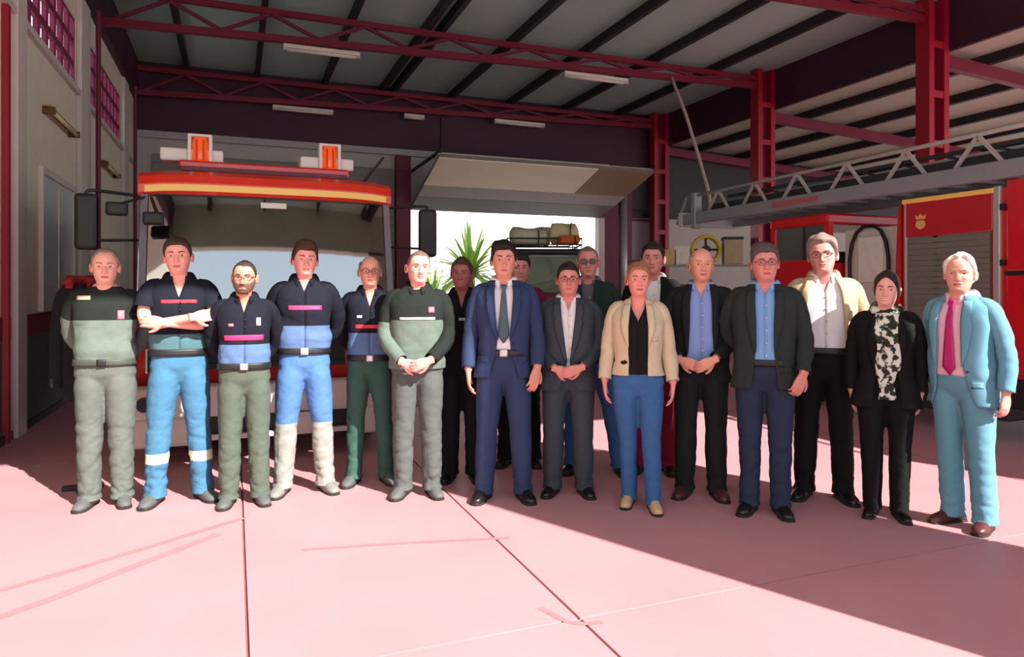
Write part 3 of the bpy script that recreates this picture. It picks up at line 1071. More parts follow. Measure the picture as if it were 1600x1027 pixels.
# trusses
def truss(y):
    root = empty('roof_truss', (0, y, 0)); struct(root)
    zb = lambda x: 5.72 + .028*(x+2)
    MB().bar((XW+.1, 0, zb(-2)), (11.1, 0, zb(11.1)), .10, .12).build('bottom_chord', m_truss, root)
    MB().bar((XW+.1, 0, 6.24), (11.1, 0, 6.24), .09, .10).build('top_chord', m_truss, root)
    n = 16; dx = (11.1-XW-.4)/n
    for i in range(n):
        x0 = XW+.25+i*dx; x1 = x0+dx
        a, b = (zb(x0)+.05, 6.2) if i % 2 == 0 else (6.2, zb(x1)+.05)
        MB().bar((x0, 0, a), (x1, 0, b), .055, .055).build('web_bar', m_wine, root)
for y in (4.4, 8.6, 12.75, 17.0):
    truss(y)
# steel columns between the two bays
for y in (4.4, 8.62, 12.8, 17.0):
    c0 = empty('steel_column', (11.17, y, 0)); struct(c0)
    MB().box(-.24, -.12, -.13, .13, 0, 6.45).build('flange', m_red, c0)
    MB().box(.12, .24, -.13, .13, 0, 6.45).build('flange', m_red, c0)
    MB().box(-.12, .12, .02, .05, 0, 6.45).build('column_web', m_wine, c0)
    for k in range(7):
        MB().box(-.12, .12, -.12, -.10, .5+k*.85, .62+k*.85).build('batten', m_red, c0)
# plum fascia between the bays, and at the back
struct(MB().box(11.42, 11.50, .66, YB, 5.58, 6.5).build('trim_5', m_fascia))
struct(MB().box(XW, 11.4, 17.30, 17.40, 4.98, 6.48).build('trim_6', m_fascia))
struct(MB().box(XW, 9.7, 17.24, 17.32, 4.82, 4.97).build('trim_7', m_lintel))
struct(MB().box(9.7, 11.4, 17.26, 17.40, 3.75, 4.98).build('trim_8', m_dark))
# front edge of the roof, out over the camera, and its pier
struct(MB().box(XW-.3, 26, .52, .66, 5.55, 6.7).build('trim_9', mat('front_beam_grey', (176, 188, 170), rough=.7)))
struct(MB().box(3.44, 5.05, .40, .66, 0, 5.6).build('wall_pier', m_wall2))
# lower second bay
rf = []
V = [(11.5, .66, 5.72), (25.5, .66, 4.9), (25.5, YB, 4.9), (11.5, YB, 5.72)]
V += [(x, y, z+.1) for x, y, z in V]
r2 = MB().add(V, [(0, 1, 2, 3), (7, 6, 5, 4), (0, 4, 5, 1), (1, 5, 6, 2), (2, 6, 7, 3), (3, 7, 4, 0)]).build('ceiling_low', m_roof2); struct(r2)
zr = lambda x: 5.72 - (x-11.5)*.82/14
for x in (12.5, 14.1, 15.7, 17.3, 18.9, 20.5, 22.1):
    MB().box(x-.06, x+.06, .7, YB, zr(x)-.18, zr(x)-.003).build('purlin', m_purl, r2)
for y in (4.4, 8.6, 12.8, 17.0):
    MB().bar((11.4, y, 5.42), (25.4, y, zr(25.4)-.28), .14, .22).build('rafter', m_wine, r2)
struct(MB().box(25.4, 25.6, .66, YB, 0, 1.0).build('wall_right', m_wall2))
# back wall
bw = MB()
bw.box(XW, 4.1, 17.45, 17.7, 0, 4.98); bw.box(4.1, 9.5, 17.45, 17.7, 3.6, 4.98); bw.box(9.5, 25.6, 17.45, 17.7, 0, 3.6)
bo = bw.build('wall_back', m_wall2); struct(bo)
struct(MB().box(9.75, 25.5, 17.38, 17.5, 3.6, 5.7).build('trim_10', m_dark))
# ribs of the closed roller door behind the fire truck
d1 = MB().box(-1.7, 3.7, 17.40, 17.45, 0, 4.5).build('door_1', m_shut); struct(d1)
for k in range(22):
    MB().box(-1.7, 3.7, 17.375, 17.40, .02+k*.204, .18+k*.204, .01).build('slat', m_shut, d1)
# up and over door, tilted open above the doorway
A = [(4.1, 17.40, 3.58), (9.5, 17.40, 3.58), (9.5, 14.7, 4.42), (4.1, 14.7, 4.42)]
nrm = np.cross(np.subtract(A[1], A[0]), np.subtract(A[3], A[0])); nrm = nrm/np.linalg.norm(nrm)*.07
V = [tuple(np.array(p)) for p in A] + [tuple(np.array(p)+nrm) for p in A]
F6 = [(0, 3, 2, 1), (4, 5, 6, 7), (0, 1, 5, 4), (1, 2, 6, 5), (2, 3, 7, 6), (3, 0, 4, 7)]
def lerp(a, b, t): return np.array(a)*(1-t) + np.array(b)*t
d2 = MB().add(V, F6).build('door_2', m_shut); struct(d2)
for (ta, tb, ua, ub, mm) in ((.0, .28, 0, 1, m_shut), (.29, .50, 0, 1, m_lintel), (.51, .99, 0, .72, m_door_lit), (.51, .99, .725, 1, mat('door_brown', (150, 128, 104), rough=.6))):  # paler inner section puts bounce light into the door's colour
    Q = [lerp(lerp(A[0], A[3], t), lerp(A[1], A[2], t), u) for (t, u) in ((ta, ua), (ta, ub), (tb, ub), (tb, ua))]
    MB().add([q+nrm*1.02 for q in Q] + [q+nrm*1.35 for q in Q], F6).build('door_panel', mm, d2)
ev = (np.array(A[3])-np.array(A[0]))
for t in (.0, .30, .62, .97):
    p = np.array(A[0])+ev*t; q = np.array(A[1])+ev*t
    MB().bar(p-nrm*.35, q-nrm*.35, .06, .05).build('rib', m_door_lit if t else m_shut, d2)
for x in (4.12, 9.48):
    MB().bar((x, 17.3, 4.45), (x, 14.6, 4.47), .05, .06).build('rail', m_dark, d2)
# jambs
struct(MB().box(3.72, 4.08, 17.22, 17.44, 0, 4.8).build('trim_11', m_wine))
struct(MB().box(9.48, 9.92, 17.10, 17.44, 0, 4.4).build('trim_12', m_wine))
struct(MB().tube([(10.08, 17.1, 0), (10.08, 17.1, 4.3)], .11, 16).build('trim_13', m_alu, smooth=True))
struct(MB().box(10.25, 10.38, 17.15, 17.44, 0, 4.3).build('trim_14', m_wine))
struct(MB().box(10.3, 14, 17.30, 17.44, 3.55, 3.66).build('trim_15', m_black))
# window panel in the back wall, by the shelf
w2 = MB().box(10.42, 11.55, 17.38, 17.45, 2.22, 2.34).box(10.42, 10.50, 17.38, 17.45, 2.34, 3.5).box(11.47, 11.55, 17.38, 17.45, 2.34, 3.5).box(10.42, 11.55, 17.38, 17.45, 3.44, 3.52).build('window_2', m_wine); struct(w2)
MB().box(10.5, 11.47, 17.41, 17.44, 2.34, 3.44).build('pane', mat('dull_pane', (150, 136, 140), rough=.3), w2)
# ceiling battens, unlit
fx = {'a': 0}
def batten(x, y, z, L, lab):
    t = empty('fluorescent_light', (x, y, z)); tag(t, lab, 'lamp', None)
    MB().box(-L/2, L/2, -.06, .06, .02, .09, .01).build('housing', mat('lamp_white', (214, 212, 204), rough=.5), t)
    MB().tube([(-L/2+.05, -.03, 0), (L/2-.05, -.03, 0)], .019, 8).build('tube', mat('tube_grey', (226, 224, 214), rough=.3), t, smooth=True)
    MB().tube([(-L/2+.05, .03, 0), (L/2-.05, .03, 0)], .019, 8).build('tube', mat('tube_grey', (226, 224, 214), rough=.3), t, smooth=True)
    MB().box(-L/2, -L/2+.05, -.055, .055, -.025, .03).box(L/2-.05, L/2, -.055, .055, -.025, .03).build('end_cap', m_lintel, t)
batten(1.43, 12.72, 5.62, 1.3, 'unlit tube light under the nearer truss, above the fire truck cab')
batten(6.85, 12.72, 5.76, 1.45, 'unlit tube light under the nearer truss, towards the steel columns')
batten(1.48, 16.98, 5.62, 1.35, 'unlit tube light under the far truss, above the beacons')
batten(6.9, 16.98, 5.78, 1.4, 'unlit tube light under the far truss, above the open door')
batten(4.1, 16.98, 5.70, .5, 'short unlit lamp in the middle of the far truss')
t = MB().tube([(4.7, 16.7, 5.7), (4.7, 16.7, 5.0), (4.71, 16.7, 4.0)], .022, 8).build('hanging_cable', m_black, smooth=True)
tag(t, 'dark cable hanging straight down from the far truss', 'cable')
t = MB().tube([(8.67, 12.73, 6.02), (8.95, 12.6, 5.2), (9.25, 12.6, 4.4), (9.55, 12.6, 3.55), (9.6, 12.6, 2.9)], .035, 8).build('rope', mat('rope_beige', (170, 160, 150), rough=.9), smooth=True)
tag(t, 'pale rope slanting down from the nearer truss beside the ladder tip', 'rope')

# ------------------------------------------------------------------ yucca in the yard
def yucca(x, y, z0, seed, n, L, label, group=None):
    rs = np.random.RandomState(seed)
    t = empty('yucca_plant', (x, y, 0)); tag(t, label, 'plant', group)
    P, r = smooth_path([(0, 0, -.02), (.05, 0, z0*.5), (0, 0, z0)], [.13, .10, .11], 2)
    MB().tube(P, r, 10).build('trunk', mat('yucca_trunk', (120, 100, 74), rough=.9, bump=.6), t, smooth=True)
    ml = mat('yucca_leaf', (150, 190, 80), rough=.45, var=.25, scale=4)
    ml2 = mat('yucca_leaf_pale', (190, 205, 110), rough=.45, var=.2, scale=4)
    for i in range(n):
        az = rs.uniform(0, 2*PI); el = math.asin(rs.uniform(-.25, 1.0))
        l = L*rs.uniform(.75, 1.1)
        d = np.array((math.cos(az)*math.cos(el), math.sin(az)*math.cos(el), math.sin(el)))
        sd = np.array((-math.sin(az), math.cos(az), 0))
        V = []
        for k in range(6):
            u = k/5
            c = d*l*u + np.array((0, 0, -.35*l*u*u*math.cos(el))) + np.array((0, 0, z0))
            wd = .085*(1-u)**.6*(.55+u*1.2 if u < .4 else 1.03)
            V += [c - sd*wd, c + np.array((0, 0, -.012)), c + sd*wd]
        F = []
        for k in range(5):
            F += [(k*3, k*3+1, k*3+4, k*3+3), (k*3+1, k*3+2, k*3+5, k*3+4)]
        mesh_obj('leaf', V, F, ml if rs.rand() < .7 else ml2, t, smooth=True)
yucca(6.75, 20.6, 1.95, 5, 120, 1.9, 'spiky green yucca standing in the sunny yard behind the open door')
yucca(6.35, 23.5, 1.0, 8, 80, 1.6, 'low spiky yucca further back in the yard, behind the tall one')
yucca(9.2, 23.2, .9, 12, 80, 1.5, 'low spiky yucca in the yard seen past the head of the blue suit')
# ------------------------------------------------------------------ vehicles
m_tred = mat('truck_red', (196, 28, 22), rough=.28, var=.04, scale=2, coat=.6)
m_tred2 = mat('ladder_truck_red', (200, 12, 30), rough=.3, var=.04, scale=2, coat=.5)
m_yel = mat('stripe_yellow', (255, 212, 110), rough=.4, var=.03)
m_org = mat('beacon_orange', (232, 74, 20), rough=.15, var=.05, coat=.5, emit=((255, 90, 20), .25))
m_rub = mat('tyre_black', (22, 22, 23), rough=.9, bump=.2)
m_bump = mat('bumper_white', (226, 214, 208), rough=.5, var=.05)
m_glass = glass_mat('windscreen_glass', (120, 128, 124), .45)
m_chr = mat('chrome', (210, 212, 214), rough=.12, metal=1, var=0)
m_lens = mat('lamp_lens', (214, 220, 222), rough=.08, var=0, coat=1)

def wheel(parent, x, y, r, wd, name='wheel'):
    prof = [(r*.55, -wd/2), (r*.9, -wd/2), (r, -wd/2*.75), (r, wd/2*.75), (r*.9, wd/2), (r*.55, wd/2)]
    n = 28; V = []; F = []
    for (rr, xx) in prof:
        for k in range(n):
            a = 2*PI*k/n; V.append((x+xx, y+rr*math.cos(a), r+rr*math.sin(a)))
    F = grid_faces(len(prof), n)
    o = mesh_obj(name, V, F, m_rub, parent)
    m = MB().tube([(x-wd*.36, y, r), (x+wd*.36, y, r)], r*.57, 20)
    m.tube([(x-wd*.5, y, r), (x+wd*.5, y, r)], r*.2, 12)
    m.build('hub', m_steel, o, smooth=False)
    return o

# ---- fire truck with the beacons, facing the camera
ft = empty('fire_truck', (.32, 6.5, 0))
tag(ft, 'red fire truck facing us with two beacons on its roof and a white bumper', 'fire truck')
W2 = 1.07
# cab shell: sides with window openings, floor, back, lower front
cab = MB()
cab.prism([(.12, .62), (.06, .80), (.02, 1.22), (.10, 1.26), (1.75, 1.26), (1.75, .62)], 0, -W2, W2)
cab.box(-W2, W2, 1.68, 1.75, 1.26, 2.30)
cab.box(-W2+.02, W2-.02, .62, 1.75, 2.30, 2.42, .03)
for sg in (-1, 1):
    a, b = (W2-.05)*sg, W2*sg
    lo, hi = min(a, b), max(a, b)
    cab.prism([(1.05, 1.26), (1.15, 1.26), (1.15, 2.28), (1.05, 2.28)], 0, lo, hi)
    cab.prism([(.10, 1.26), (1.75, 1.26), (1.75, 1.34), (.13, 1.34)], 0, lo, hi)
cab.build('cab_shell', m_tred, ft)
for sg in (-1, 1):
    pl = MB()
    pl.prism([(.02, 1.24), (.11, 1.24), (.38, 2.30), (.29, 2.30)], 0, sg*W2-.055 if sg > 0 else -W2, W2 if sg > 0 else -W2+.055)
    pl.build('windscreen_pillar', mat('pillar_grey', (122, 112, 122), rough=.4), ft)
    MB().prism([(.18, 1.36), (1.03, 1.36), (1.03, 2.24), (.40, 2.24)], 0, sg*W2-.02, sg*W2-.012).build('side_window', m_glass, ft)
    MB().box(sg*W2-.004 if sg > 0 else -W2-.012, W2+.012 if sg > 0 else -W2+.004, .82, .98, 1.15, 1.19, .003).build('door_handle', m_black, ft)
ws = MB()
n = 14; V = []; 
for k in range(2):
    for j in range(n):
        x = -W2+.06 + (2*W2-.12)*j/(n-1)
        bow = .05*(1-(x/W2)**2)
        V.append((x, (.06 if k == 0 else .315) - bow, 1.27 if k == 0 else 2.28))
mesh_obj('windscreen', V, grid_faces(2, n, False), m_glass, ft, smooth=False, solid=.008)
MB().box(-.10, .12, .245, .255, 2.20, 2.25).build('windscreen_label', m_white, ft)
# roof visor with the yellow band
vis = MB()
n = 15; prof = [(.30, 2.30), (.28, 2.33), (.275, 2.40), (.30, 2.47), (.40, 2.52), (.9, 2.54), (1.75, 2.54), (1.75, 2.40), (.5, 2.36)]
V = []
for j in range(n):
    x = -W2-.02 + (2*W2+.04)*j/(n-1)
    bow = .03*(1-(x/W2)**2); drop = .03*(abs(x)/W2)**6
    for (y, z) in prof: V.append((x, y-(bow if y < .6 else 0), z-drop))
q = len(prof); F = []
for j in range(n-1):
    for k in range(q):
        l = (k+1) % q
        F.append((j*q+k, j*q+l, (j+1)*q+l, (j+1)*q+k))
F += [tuple(range(q-1, -1, -1)), tuple((n-1)*q+k for k in range(q))]
vo = mesh_obj('roof_visor', V, F, mat('visor_red', (222, 44, 14), rough=.3, var=.04, coat=.5), ft, smooth=False)
V = []
for j in range(n):
    x = -W2+.03 + (2*W2-.06)*j/(n-1)
    bow = .03*(1-(x/W2)**2); drop = .03*(abs(x)/W2)**6
    for (y, z) in ((.2815, 2.328), (.2765, 2.385), (.270, 2.385), (.275, 2.328)): V.append((x, y-bow-.003, z-drop))
F = []
for j in range(n-1):
    for k in range(4): F.append((j*4+k, j*4+(k+1) % 4, (j+1)*4+(k+1) % 4, (j+1)*4+k))
F += [(3, 2, 1, 0), tuple((n-1)*4+k for k in range(4))]
mesh_obj('yellow_band', V, F, m_yel, vo, smooth=False)
MB().box(-W2+.02, W2-.02, .285, .34, 2.285, 2.31).build('visor_seal', m_black, ft)
# light bar and the beacons on it
lb = MB().box(-.80, .74, .62, .95, 2.585, 2.66, .02).build('light_bar', m_tred, ft)
MB().box(-.78, .72, .60, .64, 2.56, 2.60).build('bar_shade', m_wine, lb)
for x in (-.55, .5):
    MB().box(x-.03, x+.03, .7, .86, 2.535, 2.59).build('bar_foot', m_black, lb)
for x in (-.62, .56):
    bx = MB().box(x-.34 if x < 0 else x-.28, x+.20 if x < 0 else x+.24, .70, .92, 2.66, 2.78, .02).build('beacon_box', m_white, ft)
    MB().box(x-.105, x-.075, .64, .80, 2.66, 2.90, .008).box(x+.075, x+.105, .64, .80, 2.66, 2.90, .008).box(x-.105, x+.105, .64, .80, 2.885, 2.91, .008).build('beacon_guard', m_white, bx)
    m = MB().tube([(x, .72, 2.66), (x, .72, 2.70), (x, .72, 2.86), (x, .72, 2.885)], [.074, .072, .066, .05], 18)
    m.build('beacon_lens', m_org, bx, smooth=True)
    for k in (-.03, .03):
        MB().box(x+k-.006, x+k+.006, .642, .66, 2.67, 2.86).build('lens_rib', mat('lens_dark', (120, 30, 14), rough=.3), bx)
MB().bar((.88, .9, 2.52), (1.1, .7, 2.82), .02, .02).build('aerial', m_dark, ft)
# front: grille, headlights, bumper
MB().box(-.62, .62, .02, .08, .78, 1.12, .01).build('grille', m_dark, ft)
for k in range(5):
    MB().box(-.60, .60, -.002, .022, .81+k*.062, .835+k*.062).build('grille_bar', m_black, ft)
for x in (-.84, .84):
    hl = MB().box(x-.17, x+.17, .0, .08, .76, .98, .02).build('headlight', m_chr, ft)
    MB().tube([(x, .0, .87), (x, -.03, .87)], [.085, .075], 18).build('lens', m_lens, hl, smooth=True)
bp = MB()
bp.box(-1.13, 1.13, -.13, .10, .40, .66, .03)
bp.box(-1.13, -.62, -.13, .10, .17, .41, .03); bp.box(.62, 1.13, -.13, .10, .17, .41, .03)
bp.build('bumper', m_bump, ft)
MB().box(-.64, .64, -.11, -.05, .20, .245, .01).build('lower_bar', m_bump, ft)
MB().box(-.62, .62, -.04, .06, .24, .42).build('bumper_void', m_black, ft)
for x in (-1.0, .98):
    MB().tube([(x, -.125, .53), (x, -.145, .53)], .06, 16).build('fog_lamp', m_dark, ft)
MB().box(.06, .34, -.155, -.135, .22, .40).box(.09, .31, -.16, -.15, .25, .37).build('tow_frame', m_bump, ft)
MB().box(-W2+.06, W2-.06, 1.655, 1.678, 1.3, 2.25).build('cab_lining', mat('lining_grey', (150, 156, 146), rough=.8), ft)
MB().box(-W2+.06, W2-.06, .5, 1.65, 2.245, 2.258).build('roof_lining', mat('lining_grey', (0, 0, 0)), ft)
MB().box(-.26, .26, -.142, -.132, .47, .58).build('number_plate', m_white, ft)
# mirrors on black arms
def mirror(x, y, z0, z1, parent, sg, xa):
    mo = MB().box(x-.085, x+.085, y-.05, y+.06, z0, z1, .03).build('mirror', m_black, parent)
    MB().box(x-.07, x+.07, y+.06, y+.066, z0+.03, z1-.03).build('mirror_glass', m_chr, mo)
    MB().tube(*smooth_path([(xa, y+.2, z1+.02), (x-.10*sg, y+.02, z1+.03), (x, y, z1+.03), (x, y, z1-.02)], [.014]*4, 2)).build('mirror_arm', m_black, mo, smooth=True)
    MB().tube(*smooth_path([(xa, y+.2, z0+.1), (x-.05*sg, y+.03, z0+.08)], [.012]*2, 1)).build('mirror_arm', m_black, mo, smooth=True)
mirror(-1.45, .15, 1.79, 2.25, ft, -1, -1.06)
mirror(1.42, .15, 1.78, 2.24, ft, 1, 1.06)
for (x, z) in ((-1.20, 2.12), (-.93, 2.05)):
    mo = MB().box(x-.10, x+.06, .02, .10, z-.05, z+.06, .02).build('small_mirror', m_black, ft)
    MB().bar((x, .08, z+.05), (-1.0, .34, 2.28), .018, .018).build('mirror_arm', m_black, mo)
# cab inside
for x in (-.5, .5):
    s0 = MB().box(x-.25, x+.25, .75, 1.25, 1.10, 1.36, .04).build('seat', m_dark, ft)
    MB().box(x-.25, x+.25, 1.2, 1.34, 1.30, 1.95, .04).box(x-.13, x+.13, 1.22, 1.32, 1.97, 2.14, .03).build('seat_back', m_dark, s0)
MB().box(-W2+.06, W2-.06, .14, .5, 1.24, 1.36, .03).build('dashboard', m_black, ft)
a = np.linspace(0, 2*PI, 25)
MB().tube(np.stack([-.5+.2*np.cos(a), .55-.09*np.sin(a), 1.50+.17*np.sin(a)], 1), .014, 6).build('steering_wheel', m_black, ft, smooth=True)
for x in (-.4, .35):
    MB().bar((x, .06, 1.27), (x+.45, .13, 1.52), .015, .012).build('wiper', m_black, ft)
# body behind the cab
MB().box(-W2-.04, W2+.04, 1.85, 5.2, .62, 2.42, .03).build('rear_body', m_tred, ft)
for sg in (-1, 1):
    for (ya, yb) in ((2.0, 3.0), (3.1, 4.1), (4.2, 5.1)):
        MB().box(sg*(W2+.045)-.006, sg*(W2+.045)+.006, ya, yb, .75, 2.2).build('locker_shutter', m_alu, ft)
MB().box(-.5, .5, .2, 5.1, .35, .62).build('chassis', m_black, ft)
for y in (.85, 3.9):
    for x in (-.88, .88): wheel(ft, x, y, .44, .28)
for sg in (-1, 1):
    MB().box(sg*W2-.03, sg*W2+.03, .36, .46, .35, .62).box(sg*W2-.03, sg*W2+.03, 1.3, 1.4, .35, .62).build('wheel_arch', m_black, ft)

# ---- ladder truck seen from its side
lt = empty('ladder_truck', (6.8, 5.2, 0))
tag(lt, 'red ladder truck seen from its side, grey ladder lying along its roof', 'fire truck')
def seg(x0, x1, y0, y1, z0, z1, name, m, par=lt, bev=.012): return MB().box(x0, x1, y0, y1, z0, z1, bev).build(name, m, par)
# local y: +y away; body runs from -4.2 to .42
seg(.02, 2.3, -4.2, .42, .62, 2.44, 'body', m_tred2)
seg(0, .03, -.02+.0, .05, .62, 2.43, 'door_post', m_alu)           # bright post between the lockers' fronts
pst = seg(-.012, .03, -.66, -.59, .62, 2.46, 'door_post', m_alu)
for z in (2.25, 1.72, 1.18):
    MB().box(-.03, .0, -.71, -.665, z-.03, z+.03, .006).build('hinge', m_black, lt)
hd = seg(-.010, .03, -.59, .36, 2.03, 2.40, 'locker_header', mat('header_red', (178, 14, 36), rough=.3, var=.05, coat=.4))
MB().box(-.016, .03, -.60, .40, 2.395, 2.445, .006).build('yellow_band', m_yel, lt)
sh = MB().box(.0, .02, -.56, .34, .75, 2.03).build('locker_shutter', mat('shutter_face', (120, 122, 116), rough=.45, metal=.2, var=.05), lt)
for k in range(21):
    MB().box(-.006, .004, -.56, .34, .76+k*.06, .812+k*.06).build('slat', mat('shutter_face', (0, 0, 0)), sh)
seg(-.008, .03, .34, .38, .75, 2.40, 'locker_edge', m_alu)
# crest on the header: a small crowned shield
cr = MB().prism([(.135, 2.20), (.115, 2.155), (.135, 2.125), (.175, 2.105), (.215, 2.125), (.235, 2.155), (.215, 2.20)], 0, -.016, -.009)
cr.prism([(.125, 2.215), (.225, 2.215), (.235, 2.265), (.205, 2.24), (.175, 2.275), (.145, 2.24), (.115, 2.265)], 0, -.016, -.009)
cr.build('crest', mat('crest_gold', (226, 178, 110), rough=.5), hd)
# plain red panels with a dark seam beyond the post
seg(-.012, .03, -2.2, -.72, 1.64, 2.50, 'side_panel', m_tred2)
seg(-.012, .03, -2.2, -.72, .66, 1.60, 'side_panel', m_tred2)
MB().box(-.004, .03, -2.2, -.70, 1.60, 1.64).build('panel_seam', m_black, lt)
seg(.0, .03, -4.2, -2.24, .66, 2.50, 'side_panel', m_tred2)
# slanting end piece of the body
MB().prism([(.42, .62), (.62, .62), (.50, 1.5), (.46, 2.32), (.42, 2.42)], 0, .0, 2.3).build('body_end', mat('header_red', (0, 0, 0)), lt)
# grey equipment block between the body and the cab
seg(.25, 2.1, .62, 1.42, .62, 2.2, 'turntable', mat('equipment_grey', (206, 212, 208), rough=.5, var=.06))
MB().tube(*smooth_path([(.2, .75, 1.2), (.2, .75, 2.22), (.2, 1.30, 2.22), (.2, 1.30, 1.2)], [.022]*4, 2)).build('handrail', m_black, lt, smooth=True)
seg(.22, .26, .85, 1.2, 1.55, 2.1, 'access_panel', mat('panel_pale', (226, 230, 228), rough=.5))
# crew cab
cb = MB()
cb.prism([(1.45, .62), (2.5, .62), (2.52, 1.35), (2.45, 1.8), (2.45, 1.85), (1.45, 1.85)], 0, 0.02, .06)
cb.build('cab_door', m_tred2, lt)
MB().box(.06, 2.3, 1.45, 2.5, .62, 1.8).build('cab_lower', m_tred2, lt)
seg(.0, 2.3, 1.45, 2.46, 2.28, 2.42, 'cab_roof', m_tred2, bev=.03)
for (y0, y1) in ((1.45, 1.53), (2.38, 2.46)):
    for x0 in (.02, 2.22): MB().box(x0, x0+.07, y0, y1, 1.8, 2.3).build('cab_pillar', m_tred2, lt)
for (y0, y1) in ((1.53, 2.38),):
    MB().box(.04, .05, y0, y1, 1.82, 2.3).build('cab_window', m_glass, lt)
MB().box(.3, 2.0, 1.5, 2.4, 1.3, 1.95, .05).build('cab_seat', m_black, lt)
MB().box(.3, 2.0, -4.1, 2.5, .42, .62).build('chassis', m_black, lt)
MB().box(.02, .10, -4.2, .42, .34, .62, .01).build('side_skirt', m_black, lt)
for y in (-1.75, 1.95):
    wheel(lt, .2, y, .47, .30); wheel(lt, 2.1, y, .47, .30)
MB().box(.05, .5, -.7, .35, .20, .62, .02).build('stabiliser', m_dark, lt)
# the ladder: two sides of truss work and rungs
ld = empty('ladder', (0, 0, 0), parent=lt)
m_lad = mat('ladder_grey', (150, 158, 160), rough=.42, metal=.25, var=.08, scale=5)
m_lad2 = mat('ladder_pale', (186, 186, 182), rough=.42, metal=.2, var=.06)
ap = [-2.84+.8*k for k in range(10)]
for x in (.0, 1.0):
    MB().box(x-.05, x+.05, -4.0, 4.45, 2.52, 2.69, .012).build('ladder_beam', m_lad, ld)
    MB().tube([(x, -4.0, 3.01), (x, 4.36, 2.96)], .024, 8).build('top_rail', m_lad2, ld, smooth=True)
    for yv in ap:
        if yv > 4.3: continue
        MB().bar((x, yv, 2.98), (x, yv-.24, 2.68), .032, .032).build('lattice_bar', m_lad2, ld)
        MB().bar((x, yv, 2.98), (x, yv+.24, 2.68), .032, .032).build('lattice_bar', m_lad2, ld)
for k in range(24):
    MB().bar((.0, -3.9+k*.35, 2.62), (1.0, -3.9+k*.35, 2.62), .035, .035).build('rung', m_lad, ld)
# inner sections, shorter and darker
for x in (.14, .86):
    MB().box(x-.035, x+.035, -3.9, 3.9, 2.70, 2.80).build('inner_beam', m_dark, ld)
    MB().box(x-.02, x+.02, -3.9, 3.5, 2.86, 2.90).build('inner_rail', m_dark, ld)
    for k in range(14):
        MB().bar((x, -3.8+k*.52, 2.80), (x, -3.6+k*.52, 2.87), .025, .025).build('inner_bar', m_dark, ld)
MB().box(-.058, -.049, 1.55, 2.35, 2.575, 2.64).build('name_strip', mat('strip_pink', (176, 96, 104), rough=.6, var=.4, scale=40), ld)
MB().box(-.07, .07, 4.05, 4.15, 2.44, 3.0, .01).build('ladder_tip', m_lad, ld)
MB().box(-.06, 1.06, 4.40, 4.5, 2.50, 2.72, .01).build('ladder_tip', mat('tip_pale', (190, 206, 214), rough=.4), ld)
MB().bar((0, 4.36, 2.96), (0, 4.62, 2.55), .035, .035).build('ladder_tip', m_lad, ld)

# ---- red off-road car with a loaded roof rack, standing before the open door
oc = empty('offroad_car', (5.5, 12.0, 0), R(-20)); oc.scale = (1.08, 1.08, 1.1)
tag(oc, 'maroon off-road car with loaded roof rack before the open door', 'car')
m_mar = mat('car_maroon', (112, 24, 44), rough=.3, var=.05, coat=.5)
MB().box(-.82, .82, .0, 1.2, .55, 1.25, .06).box(-.85, .85, 1.1, 3.9, .5, 1.30, .05).build('car_body', m_mar, oc)
for sg in (-1, 1):
    MB().bar((sg*.76, 1.12, 1.25), (sg*.70, 1.42, 2.02), .07, .06).bar((sg*.78, 2.5, 1.25), (sg*.74, 2.5, 2.02), .10, .06).bar((sg*.78, 3.85, 1.25), (sg*.74, 3.8, 2.02), .10, .06).build('car_pillar', m_mar, oc)
mesh_obj('car_windscreen', [(-.73, 1.10, 1.27), (.73, 1.10, 1.27), (.67, 1.40, 2.0), (-.67, 1.40, 2.0)], [(0, 1, 2, 3)], glass_mat('car_glass', (236, 242, 236), .14), oc, smooth=False, solid=.006)
MB().add([(-.70, 1.16, 1.30), (.70, 1.16, 1.30), (.64, 1.44, 1.97), (-.64, 1.44, 1.97)] + [(-.70, 1.18, 1.30), (.70, 1.18, 1.30), (.64, 1.46, 1.97), (-.64, 1.46, 1.97)], [(0, 1, 2, 3), (7, 6, 5, 4), (0, 4, 5, 1), (2, 6, 7, 3)]).build('brightening_panel', mat('brightening_silver', (206, 216, 204), rough=.5), oc)  # pale panel added behind the glass so the windscreen looks bright
MB().box(-.78, .78, 1.34, 3.9, 2.0, 2.12, .04).build('car_roof', m_black, oc)
MB().box(-.6, .6, -.03, .02, .72, 1.0, .02).build('car_grille', m_black, oc)
for x in (-.68, .68):
    MB().tube([(x, 0, .9), (x, -.04, .9)], [.09, .08], 14).build('car_headlight', m_lens, oc, smooth=True)
MB().box(-.85, .85, -.15, .0, .45, .66, .03).build('car_bumper', m_dark, oc)
for y in (.55, 3.2):
    for x in (-.72, .72): wheel(oc, x, y, .38, .24)
for z in (2.2, 2.32):
    MB().tube([(-.72, 1.4, z), (.72, 1.4, z), (.72, 3.8, z), (-.72, 3.8, z), (-.72, 1.4, z)], .016, 6).build('rack_rail', m_dark, oc)
for y in (1.4, 2.2, 3.0, 3.8):
    MB().bar((-.72, y, 2.2), (.72, y, 2.2), .025, .025).bar((-.72, y, 2.1), (-.72, y, 2.33), .02, .02).bar((.72, y, 2.1), (.72, y, 2.33), .02, .02).build('rack_bar', m_dark, oc)
def at_car(x, y, z):
    c, s_ = math.cos(R(-20)), math.sin(R(-20))
    x, y = x*1.08, y*1.08
    return (5.5 + x*c - y*s_, 12.0 + x*s_ + y*c, z*1.1)
